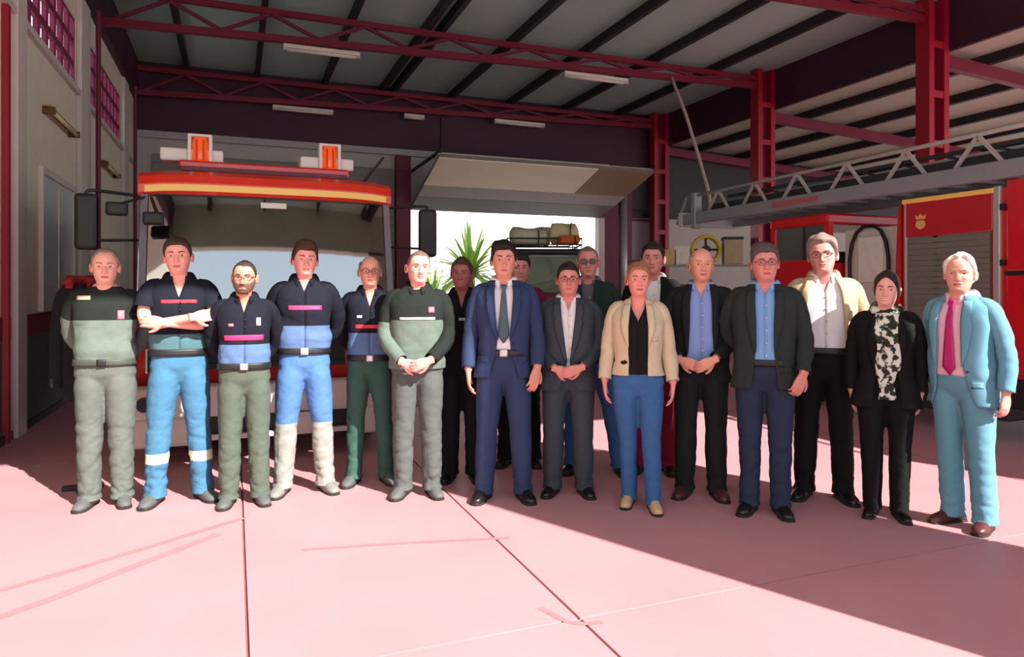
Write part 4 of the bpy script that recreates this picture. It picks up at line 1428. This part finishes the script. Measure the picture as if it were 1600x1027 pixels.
def bag(name, x, y, z, sx_, sy_, sz_, m, label, cat, seed, strap=None):
    wv = Waves(seed, 8, 6, 22)
    n, k = 14, 24
    V = []
    for i in range(n):
        th = PI*i/(n-1)
        for j in range(k):
            p = 2*PI*j/k
            q = np.array((math.sin(th)*math.cos(p), math.sin(th)*math.sin(p), -math.cos(th)))
            q = np.sign(q)*np.abs(q)**.6
            V.append(q)
    V = np.array(V); V *= (1+.12*wv(V*.3))[:, None]
    sx_, sz_ = sx_*.92, sz_*1.25
    V = V*np.array((sx_, sy_, sz_))
    V[:, 2] += sz_*1.0
    o = mesh_obj(name, V, grid_faces(n, k), m, None)
    o.location = at_car(x, y, z); o.rotation_euler = (0, 0, R(-20))
    tag(o, label, cat)
    if strap:
        a = np.linspace(-PI*.48, PI*.48, 12)
        MB().tube(np.stack([0*a, -sy_*1.03*np.sin(a)*0 + sy_*1.04*np.sin(a), sz_+sz_*1.06*np.cos(a)], 1), .02, 6).build('strap', strap, o)
    return o
def roll(name, x, y, z, L, r, m, label, seed, tilt=0.0):
    '''a soft roll strapped down across the rack'''
    wv = Waves(seed, 8, 8, 30)
    n = 26
    xs = np.linspace(-L/2, L/2, n)
    rr = r*np.clip(np.sin(np.linspace(.12, PI-.12, n))*3.2, .25, 1)
    V, F = tube(np.stack([xs, .02*np.sin(xs*6), r + .015*np.sin(xs*9+seed)], 1), rr, 20)
    C_ = np.repeat(np.stack([xs, 0*xs, r+0*xs], 1), 20, axis=0)
    N = V-C_; N[:, 0] = 0; N /= np.linalg.norm(N, axis=1)[:, None]+1e-9
    V = V + N*(.030*wv.ridge(V))[:, None]
    V[:, 2] = np.maximum(V[:, 2], .004)
    o = mesh_obj(name, V, F, m, None)
    o.location = at_car(x, y, z); o.rotation_euler = (0, 0, R(-20+tilt))
    tag(o, label, 'roll' if 'roll' in name else 'bag')
    for t in (-.25, .25):
        a = np.linspace(0, 2*PI, 19)
        MB().tube(np.stack([0*a+t*L, r*1.05*np.cos(a), r+r*1.03*np.sin(a)], 1), .012, 5).build('strap', m_dark, o)
    return o
roll('canvas_roll', -.30, 1.62, 2.215, .80, .155, mat('bag_sage', (206, 214, 180), rough=.9, bump=.5, bscale=12), 'sage canvas roll on the car roof rack, nearest the blue suit', 3, 4)
roll('tarpaulin_roll', .42, 1.79, 2.215, .62, .235, mat('bag_khaki', (226, 218, 170), rough=.9, bump=.5, bscale=12), 'big khaki tarpaulin roll, tallest load on the car roof rack', 4, -12)
roll('kit_bag', -.22, 2.30, 2.215, .95, .21, mat('bag_stone', (214, 206, 180), rough=.9, bump=.5, bscale=12), 'long stone coloured kit bag lying across the rear of the roof rack', 5)
roll('rope_bag', .48, 1.42, 2.215, .46, .085, mat('bag_rust', (206, 104, 54), rough=.9, bump=.4, bscale=12), 'rust orange bag lying low on the car roof rack', 6, 4)

# ------------------------------------------------------------------ things along the back
sf = empty('storage_rack', (9.55, 13.4, 0), R(-30))
tag(sf, 'grey steel storage rack standing beside the far column', 'rack')
for x in (-.7, 1.5):
    for y in (0, .5): MB().box(x-.025, x+.025, y-.025, y+.025, 0, 2.6).build('upright', m_dark, sf)
for z in (.4, 1.2, 2.05):
    MB().box(-.72, 1.52, -.03, .53, z-.03, z).build('shelf', m_steel, sf)
def rack_at(x, y):
    c, s_ = math.cos(R(-30)), math.sin(R(-30))
    return (9.55 + x*c - y*s_, 13.4 + x*s_ + y*c)
def rbox(x, z, wd, h, m, name, lab, cat, lid=None):
    X_, Y_ = rack_at(x, .22)
    o = MB().box(-wd/2, wd/2, -.2, .2, 0, h, .012).build(name, m); o.location = (X_, Y_, z); o.rotation_euler = (0, 0, R(-30))
    MB().box(-wd/2-.008, wd/2+.008, -.208, .208, h-.06, h+.006, .006).build('lid', lid or m, o)
    tag(o, lab, cat)
rbox(-.49, 2.05, .38, .34, mat('box_tan', (206, 180, 124), rough=.8), 'cardboard_box', 'tan box at the end of the top shelf of the rack', 'box')
rbox(-.10, 2.05, .30, .42, mat('box_ivory', (232, 232, 216), rough=.8), 'white_box', 'tall ivory box on the top shelf of the rack', 'box')
rbox(1.02, 2.05, .42, .62, mat('box_beige', (176, 164, 132), rough=.8), 'crate', 'beige crate on the top shelf beside the yellow reel', 'crate', m_dark)
rbox(-.2, 1.2, .5, .4, mat('box_rust', (150, 60, 50), rough=.8), 'tool_box', 'rust red box on the middle shelf of the rack', 'box')
rbox(.5, 1.2, .5, .36, mat('box_slate', (110, 116, 112), rough=.8), 'storage_bin', 'slate grey bin on the middle shelf of the rack', 'bin')
X_, Y_ = rack_at(.43, .22)
hr = empty('hose_reel', (X_, Y_, 2.05), R(-30)); tag(hr, 'yellow coiled hose standing on the rack under the ladder tip', 'hose')
for k in range(4):
    a = np.linspace(0, 2*PI, 33)
    rr = .30-.0*k
    MB().tube(np.stack([rr*np.cos(a), np.full(33, -.12+.07*k), .345+rr*np.sin(a)], 1), .042, 10).build('hose_coil', mat('hose_yellow', (206, 190, 60), rough=.6), hr, smooth=True)
MB().tube([(0, -.13, .345), (0, .12, .345)], .10, 16).bar((-.26, -.02, .345), (.26, -.02, .345), .05, .05).bar((0, -.02, .08), (0, -.02, .62), .05, .05).build('reel_hub', m_dark, hr)

# dark turnout coat on a stand near the wall
cs = empty('coat_stand', (-1.03, 5.93, 0)); tag(cs, 'thin black stand behind the man in sage green, coat hung on it', 'stand')
MB().tube([(0, 0, .03), (0, 0, 1.50)], .018, 8).build('pole', m_black, cs)
MB().bar((-.13, 0, .02), (.13, 0, .02), .04, .03).bar((0, -.13, .02), (0, .13, .02), .04, .03).build('foot', m_black, cs)
MB().bar((-.18, 0, 1.46), (.18, 0, 1.46), .025, .03).build('hanger', m_black, cs)
tr0 = Torso(.72, .6)
zz = np.linspace(.62, 1.46, 30); ph = np.linspace(0, 2*PI, 48, endpoint=False)
wv = Waves(77, 8, 10, 34, (1, 1, .4))
P = tr0.p(*np.meshgrid(ph, zz), d=.02).reshape(-1, 3)
N = P*np.array((1, 1.6, 0)); N /= np.linalg.norm(N, axis=1)[:, None]
P = P + N*(.02*wv(P))[:, None]
co = mesh_obj('turnout_coat', P, grid_faces(30, 48), cloth('coat_black', (26, 26, 28)), None, solid=.006)
co.location = (-1.03, 5.93, .03); tag(co, 'black turnout coat with red collar hung on a stand by the wall', 'coat')
for g_ in (-1, 1):
    SP, r = smooth_path([(g_*.09, 0, 1.42), (g_*.13, 0, 1.36), (g_*.165, .02, 1.0), (g_*.16, 0, .72)], [.05, .06, .055, .05], 2)
    MB().tube(SP, r, 14).build('sleeve', cloth('coat_black', (0, 0, 0)), co, smooth=True)
an = np.linspace(.4, 2*PI-.4, 30)
rows = [np.stack([r_*np.sin(an), -r_*np.cos(an), np.full(30, z_)], 1) for z_, r_ in ((1.44, .12), (1.50, .105), (1.53, .10), (1.47, .135))]
mesh_obj('collar', np.concatenate(rows), grid_faces(4, 30, False), cloth('coat_red', (140, 36, 40)), co, solid=.004)
# ------------------------------------------------------------------ the people
NAVY = cloth('navy', (22, 24, 36)); BLACKG = cloth('black_green', (30, 36, 33)); SAGE = cloth('sage', (98, 112, 104))
GREYG = cloth('grey_green', (92, 98, 94)); LBLUE = cloth('light_blue', (84, 110, 150)); TEAL = cloth('teal_blue', (72, 106, 114))
BLUE = cloth('work_blue', (66, 112, 142)); OLIVE = cloth('olive_grey', (80, 90, 80)); GREEN = cloth('green', (54, 86, 76))
SUNLIT = cloth('sunlit_grey', (140, 142, 138)); BLUE2 = cloth('sky_blue', (76, 114, 162)); GREYT = cloth('grey', (84, 88, 86))
BLACK = cloth('black', (20, 20, 22)); DARKG = cloth('dark_green', (34, 46, 44)); SUIT = cloth('suit_blue', (46, 60, 92), var=.08, bump=.15)
SUITD = cloth('suit_slate', (58, 66, 74), var=.08, bump=.15); SUITB = cloth('suit_black', (30, 34, 36), var=.08, bump=.15)
BLAZ = cloth('blazer', (42, 50, 48), var=.1, bump=.2); CYAN = cloth('suit_pale_blue', (104, 156, 178), var=.06, bump=.15)
WHITE = cloth('white', (226, 226, 230), var=.04, bump=.15); SKYS = cloth('shirt_blue', (134, 158, 216), var=.05, bump=.15)
SKYS2 = cloth('shirt_sky', (120, 168, 220), var=.05, bump=.15); PINKS = cloth('shirt_pink', (232, 190, 206), var=.05, bump=.15)
MAGT = mat('tie_magenta', (186, 22, 110), rough=.5, var=.06); TEALT = mat('tie_teal', (52, 84, 96), rough=.5, var=.12, scale=60)
JEAN = cloth('jeans', (58, 98, 148), var=.2); JEAND = cloth('jeans_dark', (42, 52, 76), var=.2); MAROON = cloth('maroon', (120, 22, 54))
LEATH = mat('leather_beige', (196, 182, 152), rough=.55, var=.1, scale=14, bump=.3, bscale=24); TAN = cloth('tan_jacket', (196, 174, 136))
STRIPE = mat('band_red', (206, 42, 62), rough=.6, var=.15, scale=50); STRIPEP = mat('band_pink', (214, 44, 104), rough=.6, var=.15, scale=50)
STRIPEW = mat('band_pale', (220, 188, 188), rough=.6, var=.2, scale=50)
HIVIS = mat('reflective_tape', (226, 232, 190), rough=.35, var=.08, scale=30, spec=.8)
BADGE = mat('badge_pink', (206, 110, 120), rough=.6, var=.4, scale=90); BADGEW = mat('badge_white', (200, 206, 206), rough=.6, var=.3, scale=90)
BELTB = mat('belt_black', (24, 24, 26), rough=.5); BELTG = mat('belt_green', (62, 68, 60), rough=.6); BUCK = mat('buckle', (206, 208, 206), rough=.3, metal=.5)
SH_BLK = mat('shoe_black', (24, 22, 22), rough=.32, var=.1); SH_GRY = mat('shoe_grey', (84, 88, 86), rough=.7, var=.15); SH_PAL = mat('shoe_pale', (120, 122, 118), rough=.7, var=.15)
SH_TAN = mat('shoe_tan', (206, 172, 140), rough=.5, var=.1); SH_BRN = mat('shoe_brown', (84, 40, 40), rough=.4, var=.1)
m = bpy.data.materials.new('scarf_pattern'); m.use_nodes = True
_n = m.node_tree; _b = _n.nodes['Principled BSDF']; _b.inputs['Roughness'].default_value = .8
_t = _n.nodes.new('ShaderNodeTexCoord'); _v = _n.nodes.new('ShaderNodeTexNoise'); _v.inputs['Scale'].default_value = 22; _v.inputs['Detail'].default_value = 2
_r = _n.nodes.new('ShaderNodeValToRGB'); _r.color_ramp.elements[0].position = .47; _r.color_ramp.elements[0].color = lin((34, 40, 36)) + (1,)
_r.color_ramp.elements[1].position = .53; _r.color_ramp.elements[1].color = lin((216, 222, 210)) + (1,)
_n.links.new(_t.outputs['Object'], _v.inputs['Vector']); _n.links.new(_v.outputs['Fac'], _r.inputs['Fac']); _n.links.new(_r.outputs['Color'], _b.inputs['Base Color'])
SCARF = m

LONG = dict(len=1.0); SHORT = dict(len=.52, d=.026)
GREYH = (120, 108, 98); DARKH = (44, 34, 30); WHITEH = (220, 212, 202); BROWNH = (96, 66, 46)
def Z(*a): return list(a)
def tr(m, **k): return dict(zones=k.pop('zones', [(9, m)]), **k)

person('man in sage and dark green sweater, hands behind his back, near the wall', (-0.814, 5.451), 1.731, R(-2), dict(
    wf=1.06, belly=.02, arms=('behind', 'behind'), hair='reced', hair_col=(128, 112, 96), turn=8, nod=2, smile=.7, skin=(226, 168, 150),
    trousers=tr(GREYG, knee=.084, hem=.080, thigh=.104, fold=1.3), shoes=SH_GRY, stance=.10, waist=.985, belt=BELTG, buckle=BELTB,
    top=dict(name='sweater', zones=[(1.27, SAGE), (9, BLACKG)], d=.018, sleeve=dict(len=1.0, d=.022, zones=[(.36, BLACKG), (9, SAGE)]), fold=.008, blouse=.012,
             patches=[('badge', 1.275, 1.335, .095, .135, BADGE, 'pink and red badge'), ('epaulette', 1.408, 1.436, -.16, -.075, mat('epaulette', (190, 176, 150), rough=.8), 'beige shoulder strap')])))
person('man in navy polo shirt with bare crossed arms and yellow-banded blue trousers', (-0.356, 5.367), 1.810, R(3), dict(
    arms=('cross', 'cross'), hair='short', hair_col=(54, 42, 36), turn=-5, tilt=-3, skin=(228, 162, 146), wf=1.02,
    trousers=tr(BLUE, zones=[(.275, BLUE), (.335, HIVIS), (9, BLUE)], knee=.082, hem=.076, thigh=.102, fold=1.3), shoes=SH_GRY, stance=.145, waist=1.0, belt=BELTB, toe=22,
    top=dict(name='polo_shirt', zones=[(1.12, TEAL), (9, NAVY)], d=.018, sleeve=SHORT, collar=(NAVY, .42), edge=[(.9, 0.0), (1.36, 0.0), (1.46, .034), (1.5, .045)], blouse=.012,
             patches=[('chest_band', 1.322, 1.345, -.11, .11, STRIPE, 'red chest band')])))
person('short bearded man in navy polo with pink band and olive trousers', (0.062, 5.148), 1.654, R(-2), dict(
    arms=('behind', 'behind'), hair='crop', hair_col=(60, 46, 40), beard=(92, 66, 56), glasses='clear', turn=-6, tilt=2, nod=3, skin=(206, 138, 118), wf=1.0, belly=.02,
    trousers=tr(OLIVE, knee=.079, hem=.076, thigh=.100, fold=1.3), shoes=SH_GRY, stance=.105, waist=1.0, belt=BELTB, buckle=BUCK,
    top=dict(name='polo_shirt', zones=[(1.155, LBLUE), (9, NAVY)], d=.014, sleeve=dict(len=1.0, d=.018), collar=(NAVY, .38), edge=[(.9, 0.0), (1.38, 0.0), (1.46, .024), (1.5, .035)], blouse=.010,
             patches=[('chest_band', 1.185, 1.222, -.135, .135, STRIPEP, 'pink chest band'), ('badge', 1.29, 1.345, .085, .115, BADGEW, 'white badge'), ('badge', 1.285, 1.305, -.105, -.07, BADGE, 'pink badge')])))
person('tall young man in navy sweatshirt whose blue trousers are coloured sunlit below the knee', (0.466, 5.275), 1.794, R(-4), dict(
    arms=('behind', 'behind'), hair='side', hair_col=(66, 46, 34), turn=5, tilt=2, smile=.6, skin=(230, 160, 148), wf=1.02,
    trousers=tr(BLUE2, zones=[(.50, SUNLIT), (9, BLUE2)], knee=.080, hem=.074, thigh=.101, fold=1.4), shoes=SH_PAL, stance=.145, waist=1.0, belt=BELTB, buckle=BUCK, toe=20,  # pale lower legs: sunlight painted onto the blue trousers
    top=dict(name='sweatshirt', zones=[(1.175, LBLUE), (9, NAVY)], d=.022, sleeve=dict(len=1.0, d=.026), collar=(NAVY, .40, .05), edge=[(.9, 0.0), (1.41, 0.0), (1.46, .020), (1.5, .035)], fold=.008, blouse=.018,
             patches=[('chest_band', 1.285, 1.315, -.11, .12, STRIPEP, 'pink chest band')])))
person('older man with grey hair and glasses in navy polo and green trousers', (0.952, 5.350), 1.711, R(-10), dict(
    arms=('behind', 'behind'), hair='horse', hair_col=(140, 124, 112), glasses='clear', turn=2, skin=(220, 156, 138), wf=.98,
    trousers=tr(GREEN, knee=.076, hem=.072, thigh=.097, fold=1.4), shoes=SH_GRY, stance=.125, waist=.975, belt=BELTB, buckle=BUCK, toe=20,
    top=dict(name='polo_shirt', zones=[(1.165, LBLUE), (9, NAVY)], d=.015, sleeve=dict(len=1.0, d=.020), collar=(NAVY, .40), edge=[(.9, 0.0), (1.36, 0.0), (1.46, .030), (1.5, .04)], blouse=.010,
             patches=[('chest_band', 1.20, 1.228, -.11, .12, STRIPE, 'red chest band'), ('badge', 1.28, 1.30, -.10, -.06, BADGEW, 'pale badge')])))
person('bald man in black and grey uniform jacket with clasped hands', (1.208, 4.904), 1.730, R(-16), dict(
    arms=('clasp', 'clasp'), hair='crop', hair_col=(110, 88, 78), turn=12, tilt=3, skin=(226, 158, 146), wf=1.05, belly=.015,
    trousers=tr(GREYT, knee=.080, hem=.076, thigh=.101, fold=1.3), shoes=SH_GRY, stance=.105, waist=.97, toe=18,
    top=dict(name='uniform_jacket', zones=[(1.262, SAGE), (9, BLACKG)], d=.024, sleeve=(dict(len=1.0, d=.024, zones=[(.40, BLACKG), (9, SAGE)]), dict(len=1.0, d=.024, zones=[(9, BLACKG)])), collar=(BLACKG, .30, .045), hem=.915, fold=.009, blouse=.012,
             patches=[('chest_band', 1.265, 1.283, -.12, .13, STRIPEW, 'pale chest band'), ('badge', 1.315, 1.355, .085, .125, BADGE, 'pink badge')])))
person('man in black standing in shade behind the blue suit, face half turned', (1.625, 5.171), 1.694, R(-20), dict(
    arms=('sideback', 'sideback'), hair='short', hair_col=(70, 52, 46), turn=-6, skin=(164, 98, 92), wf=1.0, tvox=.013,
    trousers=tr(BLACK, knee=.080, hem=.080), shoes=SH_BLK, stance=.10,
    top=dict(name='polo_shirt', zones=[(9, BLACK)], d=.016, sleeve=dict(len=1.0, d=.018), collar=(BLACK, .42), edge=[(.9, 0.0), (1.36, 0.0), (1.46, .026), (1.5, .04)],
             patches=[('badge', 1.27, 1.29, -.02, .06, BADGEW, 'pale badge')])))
person('dark-haired man in blue suit, white shirt and dark tie', (1.745, 4.588), 1.783, R(-21), dict(
    arms=('side', 'side'), hair='side', hair_col=(30, 22, 20), turn=2, skin=(206, 144, 124), wf=1.0,
    armR=dict(E=(-.240, .035, 1.135), W=(-.25, -.045, .885)), armL=dict(E=(.245, .0, 1.135), W=(.235, -.10, .905), f=(-.25, -.25, -1), n=(-.5, .9, 0), curl=26),
    trousers=tr(SUIT, knee=.078, hem=.072, thigh=.098, fold=.8), shoes=SH_BLK, stance=.135, waist=1.01, toe=18, belt=BELTB, buckle=BUCK, tie=TEALT, tie_end=1.075,
    top=dict(name='shirt', zones=[(9, WHITE)], d=.008, collar=(WHITE, .30)),
    jacket=dict(name='suit_jacket', zones=[(9, SUIT)], d=.026, sleeve=LONG, hem=.84, flare=.012, edge=[(.80, .115), (.92, .085), (1.0, .055), (1.10, .042), (1.25, .055), (1.40, .066), (1.47, .060), (1.5, .055)],
                lapel=(SUIT, 1.10, .062), fold=.007, patches=[('pocket_flap', .945, .985, .105, .165, SUIT, None), ('pocket_flap', .945, .985, -.165, -.105, SUIT, None)])))
person('man half hidden behind the blue suit, in maroon jacket', (2.209, 5.449), 1.754, R(-24), dict(
    arms=('side', 'side'), hair='side', hair_col=(36, 24, 24), turn=10, skin=(196, 130, 122), wf=1.0, tvox=.013,
    trousers=tr(BLACK), shoes=SH_BLK, top=dict(name='shirt', zones=[(9, cloth('mauve', (186, 140, 160)))], d=.01, collar=(cloth('mauve', (0, 0, 0)), .35)),
    jacket=dict(name='jacket', zones=[(9, cloth('maroon_jacket', (112, 30, 62)))], d=.024, sleeve=LONG, hem=.88, edge=[(.8, .05), (1.2, .05), (1.45, .06), (1.5, .05)])))
person('stout man in slate suit and open white shirt, hands clasped low', (2.219, 4.535), 1.641, R(-26), dict(
    arms=('clasp', 'clasp'), hair='short', hair_col=(34, 28, 28), glasses='clear', turn=2, skin=(204, 136, 124), wf=1.12, df=1.08, belly=.035, jaw=.004, wide=1.04,
    trousers=tr(SUITD, knee=.084, hem=.078, thigh=.106, fold=.9), shoes=SH_BLK, stance=.12, waist=.98, toe=18,
    top=dict(name='shirt', zones=[(9, WHITE)], d=.008, collar=(WHITE, .45), edge=[(.9, 0.0), (1.40, 0.0), (1.46, .022), (1.5, .035)]),
    jacket=dict(name='suit_jacket', zones=[(9, SUITD)], d=.026, sleeve=LONG, hem=.80, flare=.012, edge=[(.78, .09), (.86, .05), (.95, .020), (1.02, .012), (1.2, .035), (1.38, .056), (1.47, .062), (1.5, .055)],
                lapel=(SUITD, 1.02, .066), fold=.008, patches=[('pocket_flap', .905, .945, .115, .18, SUITD, None), ('pocket_flap', .905, .945, -.18, -.115, SUITD, None)])))
person('bald man in dark sunglasses and dark green jacket, standing behind', (2.660, 5.010), 1.800, R(-30), dict(
    arms=('side', 'side'), hair='crop', hair_col=(120, 92, 86), glasses='sun', turn=4, skin=(204, 132, 128), wf=1.02, tvox=.013, lean=-.02,
    trousers=tr(JEAN, knee=.080, hem=.078), shoes=SH_BLK, stance=.15, step={1: (.07, 0)},
    top=dict(name='shirt', zones=[(9, cloth('shirt_dusk', (96, 88, 98)))], d=.010, collar=(cloth('shirt_dusk', (0, 0, 0)), .40)),
    jacket=dict(name='jacket', zones=[(9, DARKG)], d=.026, sleeve=LONG, hem=.86, edge=[(.8, .03), (1.2, .03), (1.45, .052), (1.5, .05)], lapel=(DARKG, 1.15, .05))))
person('woman in cropped beige leather jacket, blue jeans and tan shoes', (2.521, 4.090), 1.634, R(-31), dict(
    female=True, arms=('side', 'side'), hair='tied', hair_col=(150, 104, 72), brow_col=(104, 72, 56), turn=6, skin=(222, 146, 134), wide=.95, nose=.85, smile=.8, wf=1.02,
    armR=dict(E=(-.235, .03, 1.14), W=(-.255, -.03, .905)), armL=dict(E=(.235, .03, 1.14), W=(.262, -.05, .90)),
    trousers=tr(JEAN, knee=.072, hem=.062, thigh=.098, fold=.6), shoes=SH_TAN, stance=.085, waist=1.0, step={-1: (.02, .06), 1: (.02, -.05)}, toe=10, knock=.008,
    top=dict(name='blouse', zones=[(9, BLACK)], d=.017, hem=.965, ztop=1.46, edge=[(.9, 0.0), (1.34, 0.0), (1.42, .040), (1.5, .06)]),
    jacket=dict(name='leather_jacket', zones=[(9, LEATH)], d=.028, sleeve=dict(len=1.0, d=.024), hem=.955, edge=[(.9, .066), (1.1, .070), (1.3, .072), (1.42, .060), (1.5, .05)], lapel=(LEATH, 1.16, .058), fold=.006,
                patches=[('pocket_flap', 1.20, 1.235, .085, .135, LEATH, None)])))
person('young dark-haired man behind, black jacket over white shirt, maroon trousers', (3.130, 4.850), 1.829, R(-34), dict(
    arms=('side', 'side'), hair='short', hair_col=(40, 30, 28), turn=-4, skin=(206, 138, 128), wf=.98, tvox=.013,
    trousers=tr(MAROON), shoes=SH_BLK, stance=.11,
    top=dict(name='shirt', zones=[(9, WHITE)], d=.010, collar=(WHITE, .40)),
    jacket=dict(name='jacket', zones=[(9, BLACK)], d=.024, sleeve=LONG, hem=.86, edge=[(.8, .05), (1.2, .05), (1.45, .062), (1.5, .05)], lapel=(BLACK, 1.10, .05))))
person('bald man in black suit and pale blue shirt, fingers joined at the waist', (3.068, 4.145), 1.751, R(-36), dict(
    arms=('clasp', 'clasp'), hair='horse', hair_col=(176, 150, 132), turn=9, smile=.8, skin=(222, 158, 136), wf=1.08, df=1.03, belly=.03,
    armR=dict(W=(-.135, -.185, .975), E=(-.25, -.01, 1.14)), armL=dict(W=(.085, -.215, .985), f=(-.85, -.1, -.45)),
    trousers=tr(SUITB, knee=.080, hem=.075, thigh=.102, fold=.9), shoes=SH_BRN, stance=.11, waist=.98, toe=18,
    top=dict(name='shirt', zones=[(9, SKYS)], d=.010, collar=(SKYS, .42), edge=[(.9, 0.0), (1.40, 0.0), (1.46, .022), (1.5, .035)]),
    jacket=dict(name='suit_jacket', zones=[(9, SUITB)], d=.026, sleeve=LONG, hem=.82, flare=.012, edge=[(.80, .12), (.92, .105), (1.05, .088), (1.2, .078), (1.38, .075), (1.47, .064), (1.5, .055)],
                lapel=(SUITB, 1.02, .060), fold=.008)))
person('grey-haired man in dark blazer, sky blue shirt and dark jeans', (3.228, 3.680), 1.749, R(-41), dict(
    arms=('behind', 'side'), hair='side', hair_col=(84, 74, 72), glasses='clear', turn=8, tilt=-2, smile=.6, skin=(204, 136, 126), wf=1.06, df=1.03, belly=.02, wide=1.03,
    armL=dict(E=(.25, .0, 1.135), W=(.225, -.14, .925), f=(-.35, -.15, -.9), n=(-.5, .9, 0), curl=40),
    trousers=tr(JEAND, knee=.076, hem=.070, thigh=.098), shoes=SH_BLK, stance=.095, waist=.99, toe=16, belt=BELTB,
    top=dict(name='shirt', zones=[(9, SKYS2)], d=.010, collar=(SKYS2, .36), edge=[(.9, 0.0), (1.42, 0.0), (1.46, .016), (1.5, .03)]),
    jacket=dict(name='blazer', zones=[(9, BLAZ)], d=.028, sleeve=LONG, hem=.82, flare=.014, edge=[(.80, .085), (.95, .070), (1.1, .056), (1.25, .056), (1.38, .062), (1.47, .060), (1.5, .055)],
                lapel=(BLAZ, 1.06, .062), fold=.006, patches=[('pocket_flap', .93, .97, .115, .175, BLAZ, None)])))
person('tall grey-haired man in tan jacket, white shirt and black trousers', (3.832, 3.782), 1.820, R(-42), dict(
    arms=('sideback', 'side'), hair='big', hair_col=(136, 120, 112), brow_col=(70, 56, 52), glasses='clear', turn=-6, tilt=-3, skin=(214, 144, 134), wf=1.06, belly=.03, wide=1.04,
    armL=dict(E=(.27, .08, 1.14), W=(.24, .06, .90)),
    trousers=tr(BLACK, knee=.079, hem=.074, thigh=.100, fold=.9), shoes=SH_BLK, stance=.12, waist=1.0, toe=20, belt=BELTB,
    top=dict(name='shirt', zones=[(9, WHITE)], d=.012, collar=(WHITE, .45), fold=.008, edge=[(.9, 0.0), (1.38, 0.0), (1.46, .030), (1.5, .04)]),
    jacket=dict(name='tan_jacket', zones=[(9, TAN)], d=.030, sleeve=(dict(len=1.0, d=.024), dict(len=1.0, d=.024)), hem=.90, edge=[(.85, .135), (1.05, .128), (1.25, .118), (1.40, .100), (1.47, .072), (1.5, .06)], lapel=(TAN, 1.12, .045), fold=.008, collar=(TAN, .95, .05))))
person('smiling woman with dark hair, black coat and black and white scarf', (3.896, 3.331), 1.563, R(-46), dict(
    female=True, arms=('sideback', 'sideback'), hair='parted', hair_col=(48, 34, 30), turn=-8, tilt=3, skin=(230, 172, 158), wide=.95, nose=.85, smile=1.0, wf=1.06,
    trousers=tr(BLACK, knee=.074, hem=.066, thigh=.100, fold=.6), shoes=SH_BLK, stance=.085, waist=1.0, scarf=SCARF, step={-1: (.0, .03)},
    top=dict(name='blouse', zones=[(9, BLACK)], d=.012, hem=.93),
    jacket=dict(name='coat', zones=[(9, cloth('coat_black2', (22, 21, 23)))], d=.030, sleeve=LONG, hem=.80, flare=.02, edge=[(.75, .10), (1.0, .075), (1.3, .07), (1.45, .055), (1.5, .05)], lapel=(cloth('coat_black2', (0, 0, 0)), 1.05, .06))))
person('white-haired old man in pale blue suit with magenta tie', (4.208, 3.011), 1.666, R(-84), dict(
    arms=('sideback', 'side'), hair='white', hair_col=(222, 214, 204), brow_col=(190, 176, 164), turn=22, tilt=3, smile=.8, skin=(222, 158, 142), wf=1.06, belly=.03, lean=.0, leany=-.055,
    armL=dict(E=(.262, .03, 1.13), W=(.262, -.02, .89), curl=34),
    trousers=tr(CYAN, knee=.080, hem=.074, thigh=.102, fold=.9), shoes=SH_BRN, stance=.10, waist=1.0, toe=14, tie=MAGT, tie_end=.99,
    top=dict(name='shirt', zones=[(9, PINKS)], d=.010, collar=(PINKS, .32)),
    jacket=dict(name='suit_jacket', zones=[(9, CYAN)], d=.028, sleeve=LONG, hem=.80, flare=.016, edge=[(.78, .155), (.84, .130), (.92, .105), (1.05, .082), (1.2, .078), (1.38, .074), (1.47, .064), (1.5, .055)],
                lapel=(CYAN, 1.05, .066), fold=.008, patches=[('pocket_flap', .92, .955, .115, .18, CYAN, None)])))
